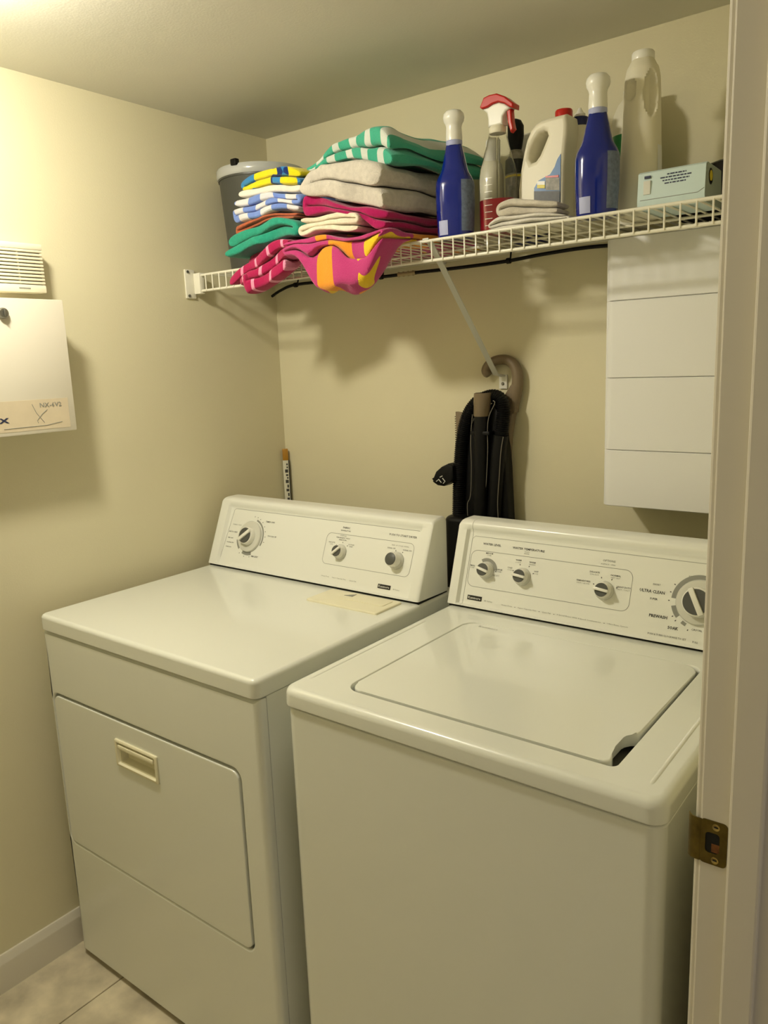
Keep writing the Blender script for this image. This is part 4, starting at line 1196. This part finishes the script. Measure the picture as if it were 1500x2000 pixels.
obj('domed_lid', lathe(.903, -.045, [(.0405, DZ + .170), (.0412, DZ + .172), (.0412, DZ + .205), (.0385, DZ + .224), (.032, DZ + .236), (.02, DZ + .243), (.006, DZ + .246)], 36), 'cover', dm)
wc = thing('white_flask', 'small plain white flask behind the clear spray bottle', 'bottle', (.852, -.13, DZ))
obj('body', lathe(.852, -.130, [(.020, DZ), (.0225, DZ + .003), (.0225, DZ + .150), (.019, DZ + .170), (.0155, DZ + .176)], 28), 'hdpe', wc)
obj('cap', lathe(.852, -.130, [(.0155, DZ + .175), (.0160, DZ + .176), (.0160, DZ + .222), (.014, DZ + .226)], 28), 'white_pl', wc)
gc = thing('green_label_bottle', 'clear plastic bottle with a green label behind the tall bleach bottle', 'bottle', (1.150, -.075, DZ))
obj('body', lathe(1.150, -.075, [(.034, DZ), (.038, DZ + .004), (.038, DZ + .20), (.035, DZ + .228), (.026, DZ + .248), (.014, DZ + .262)], 32), 'hdpe', gc)
obj('green_label', lathe(1.150, -.075, [(.038, DZ + .06), (.0386, DZ + .061), (.0386, DZ + .185), (.038, DZ + .186)], 32, cap0=False, cap1=False), 'green', gc)
obj('cap', lathe(1.150, -.075, [(.0145, DZ + .260), (.0155, DZ + .262), (.0155, DZ + .275), (.014, DZ + .277)], 24), 'white_pl', gc)

# pale blue carton
ct_ = thing('carton', 'pale blue cardboard carton lying on the wire shelf beside the bleach bottle', 'carton', (1.30, -.22, DZ))
y0, y1 = -.275, -.165
bm = new()
sec = [(y0 + .002, DZ + .0005), (y0, DZ + .016), (y0 + .004, DZ + .066), (y0 + .012, DZ + .070), (y1 - .01, DZ + .068), (y1, DZ + .016), (y1 - .003, DZ + .0005)]
cb = obj('body', loft(bm, [[(x, y, z) for y, z in sec] for x in (1.2405, 1.362)]), 'box_blue', ct_, smooth=False)
CM = Matrix(((1, 0, 0, 0), (0, .06, -1, y0 - .0002), (0, 1, 0, DZ), (0, 0, 0, 1)))
random.seed(8)
for i, (xa, xb) in enumerate(((1.294, 1.328), (1.282, 1.338), (1.286, 1.334), (1.290, 1.328))):
    x = xa
    while x < xb:
        w_ = random.uniform(.003, .008)
        pm = bx(x, min(x + w_, xb), .0585 - .0052 * i - .0011, .0585 - .0052 * i + .0011, 0.0, .0005); bmesh.ops.transform(pm, matrix=CM, verts=pm.verts)
        obj('print_mark', pm, 'navy_print', cb); x += w_ + .0014
obj('flap_line', tube([(1.246, y0 - .0002, DZ + .0185), (1.350, y0 - .0002, DZ + .0185), (1.361, y0 + .0005, DZ + .025)], .0005, 5), 'grey_print', cb)
bb_ = bx(1.2530, 1.2640, y0 + .0005, y0 + .004, DZ + .056, DZ + .0605); obj('print_block', bb_, 'navy_print', cb)
obj('print_frame', bx(1.2520, 1.2645, y0 - .0004, y0 + .003, DZ + .028, DZ + .052), 'silver', cb)
obj('end_panel', loft(new(), [[(x, y, z) for y, z in [(cy_ * .97 + (y0 + y1) / 2 * .03, DZ + .0015 + (z_ - DZ) * .965) for cy_, z_ in sec]] for x in (1.3618, 1.3627)]), 'box_end', ct_, smooth=False)
obj('round_mark', loft(new(), [[(x, -.243 + rr * .9 * math.cos(2 * math.pi * k / 24), DZ + .048 + rr * math.sin(2 * math.pi * k / 24)) for k in range(24)] for rr, x in ((.014, 1.3625), (.014, 1.3632))]), 'black_badge', ct_)
obj('round_mark_centre', loft(new(), [[(x, -.243 + rr * .9 * math.cos(2 * math.pi * k / 24), DZ + .049 + rr * math.sin(2 * math.pi * k / 24)) for k in range(24)] for rr, x in ((.009, 1.3630), (.009, 1.3637))]), 'yellow', ct_)
# dark pouch behind the carton
pc = thing('black_pouch', 'black fabric pouch slumped behind the pale blue carton', 'pouch', (1.41, -.10, DZ))
obj('body', loft(new(), [[(x, y * s - .085 * (1 - s), DZ + z * s) for y, z in ((-.158, 0), (-.159, .03), (-.120, .085), (-.100, .106), (-.060, .070), (-.040, .02), (-.040, 0))] for x, s in ((1.262, .5), (1.272, .84), (1.33, .96), (1.40, 1.0), (1.47, .96), (1.50, .6))]), 'black_cloth', pc)
obj('zip', tube([(1.285, -.112, DZ + .088), (1.34, -.101, DZ + .1020), (1.40, -.100, DZ + .1065), (1.47, -.101, DZ + .1020)], .0016, 6), 'screw', pc)
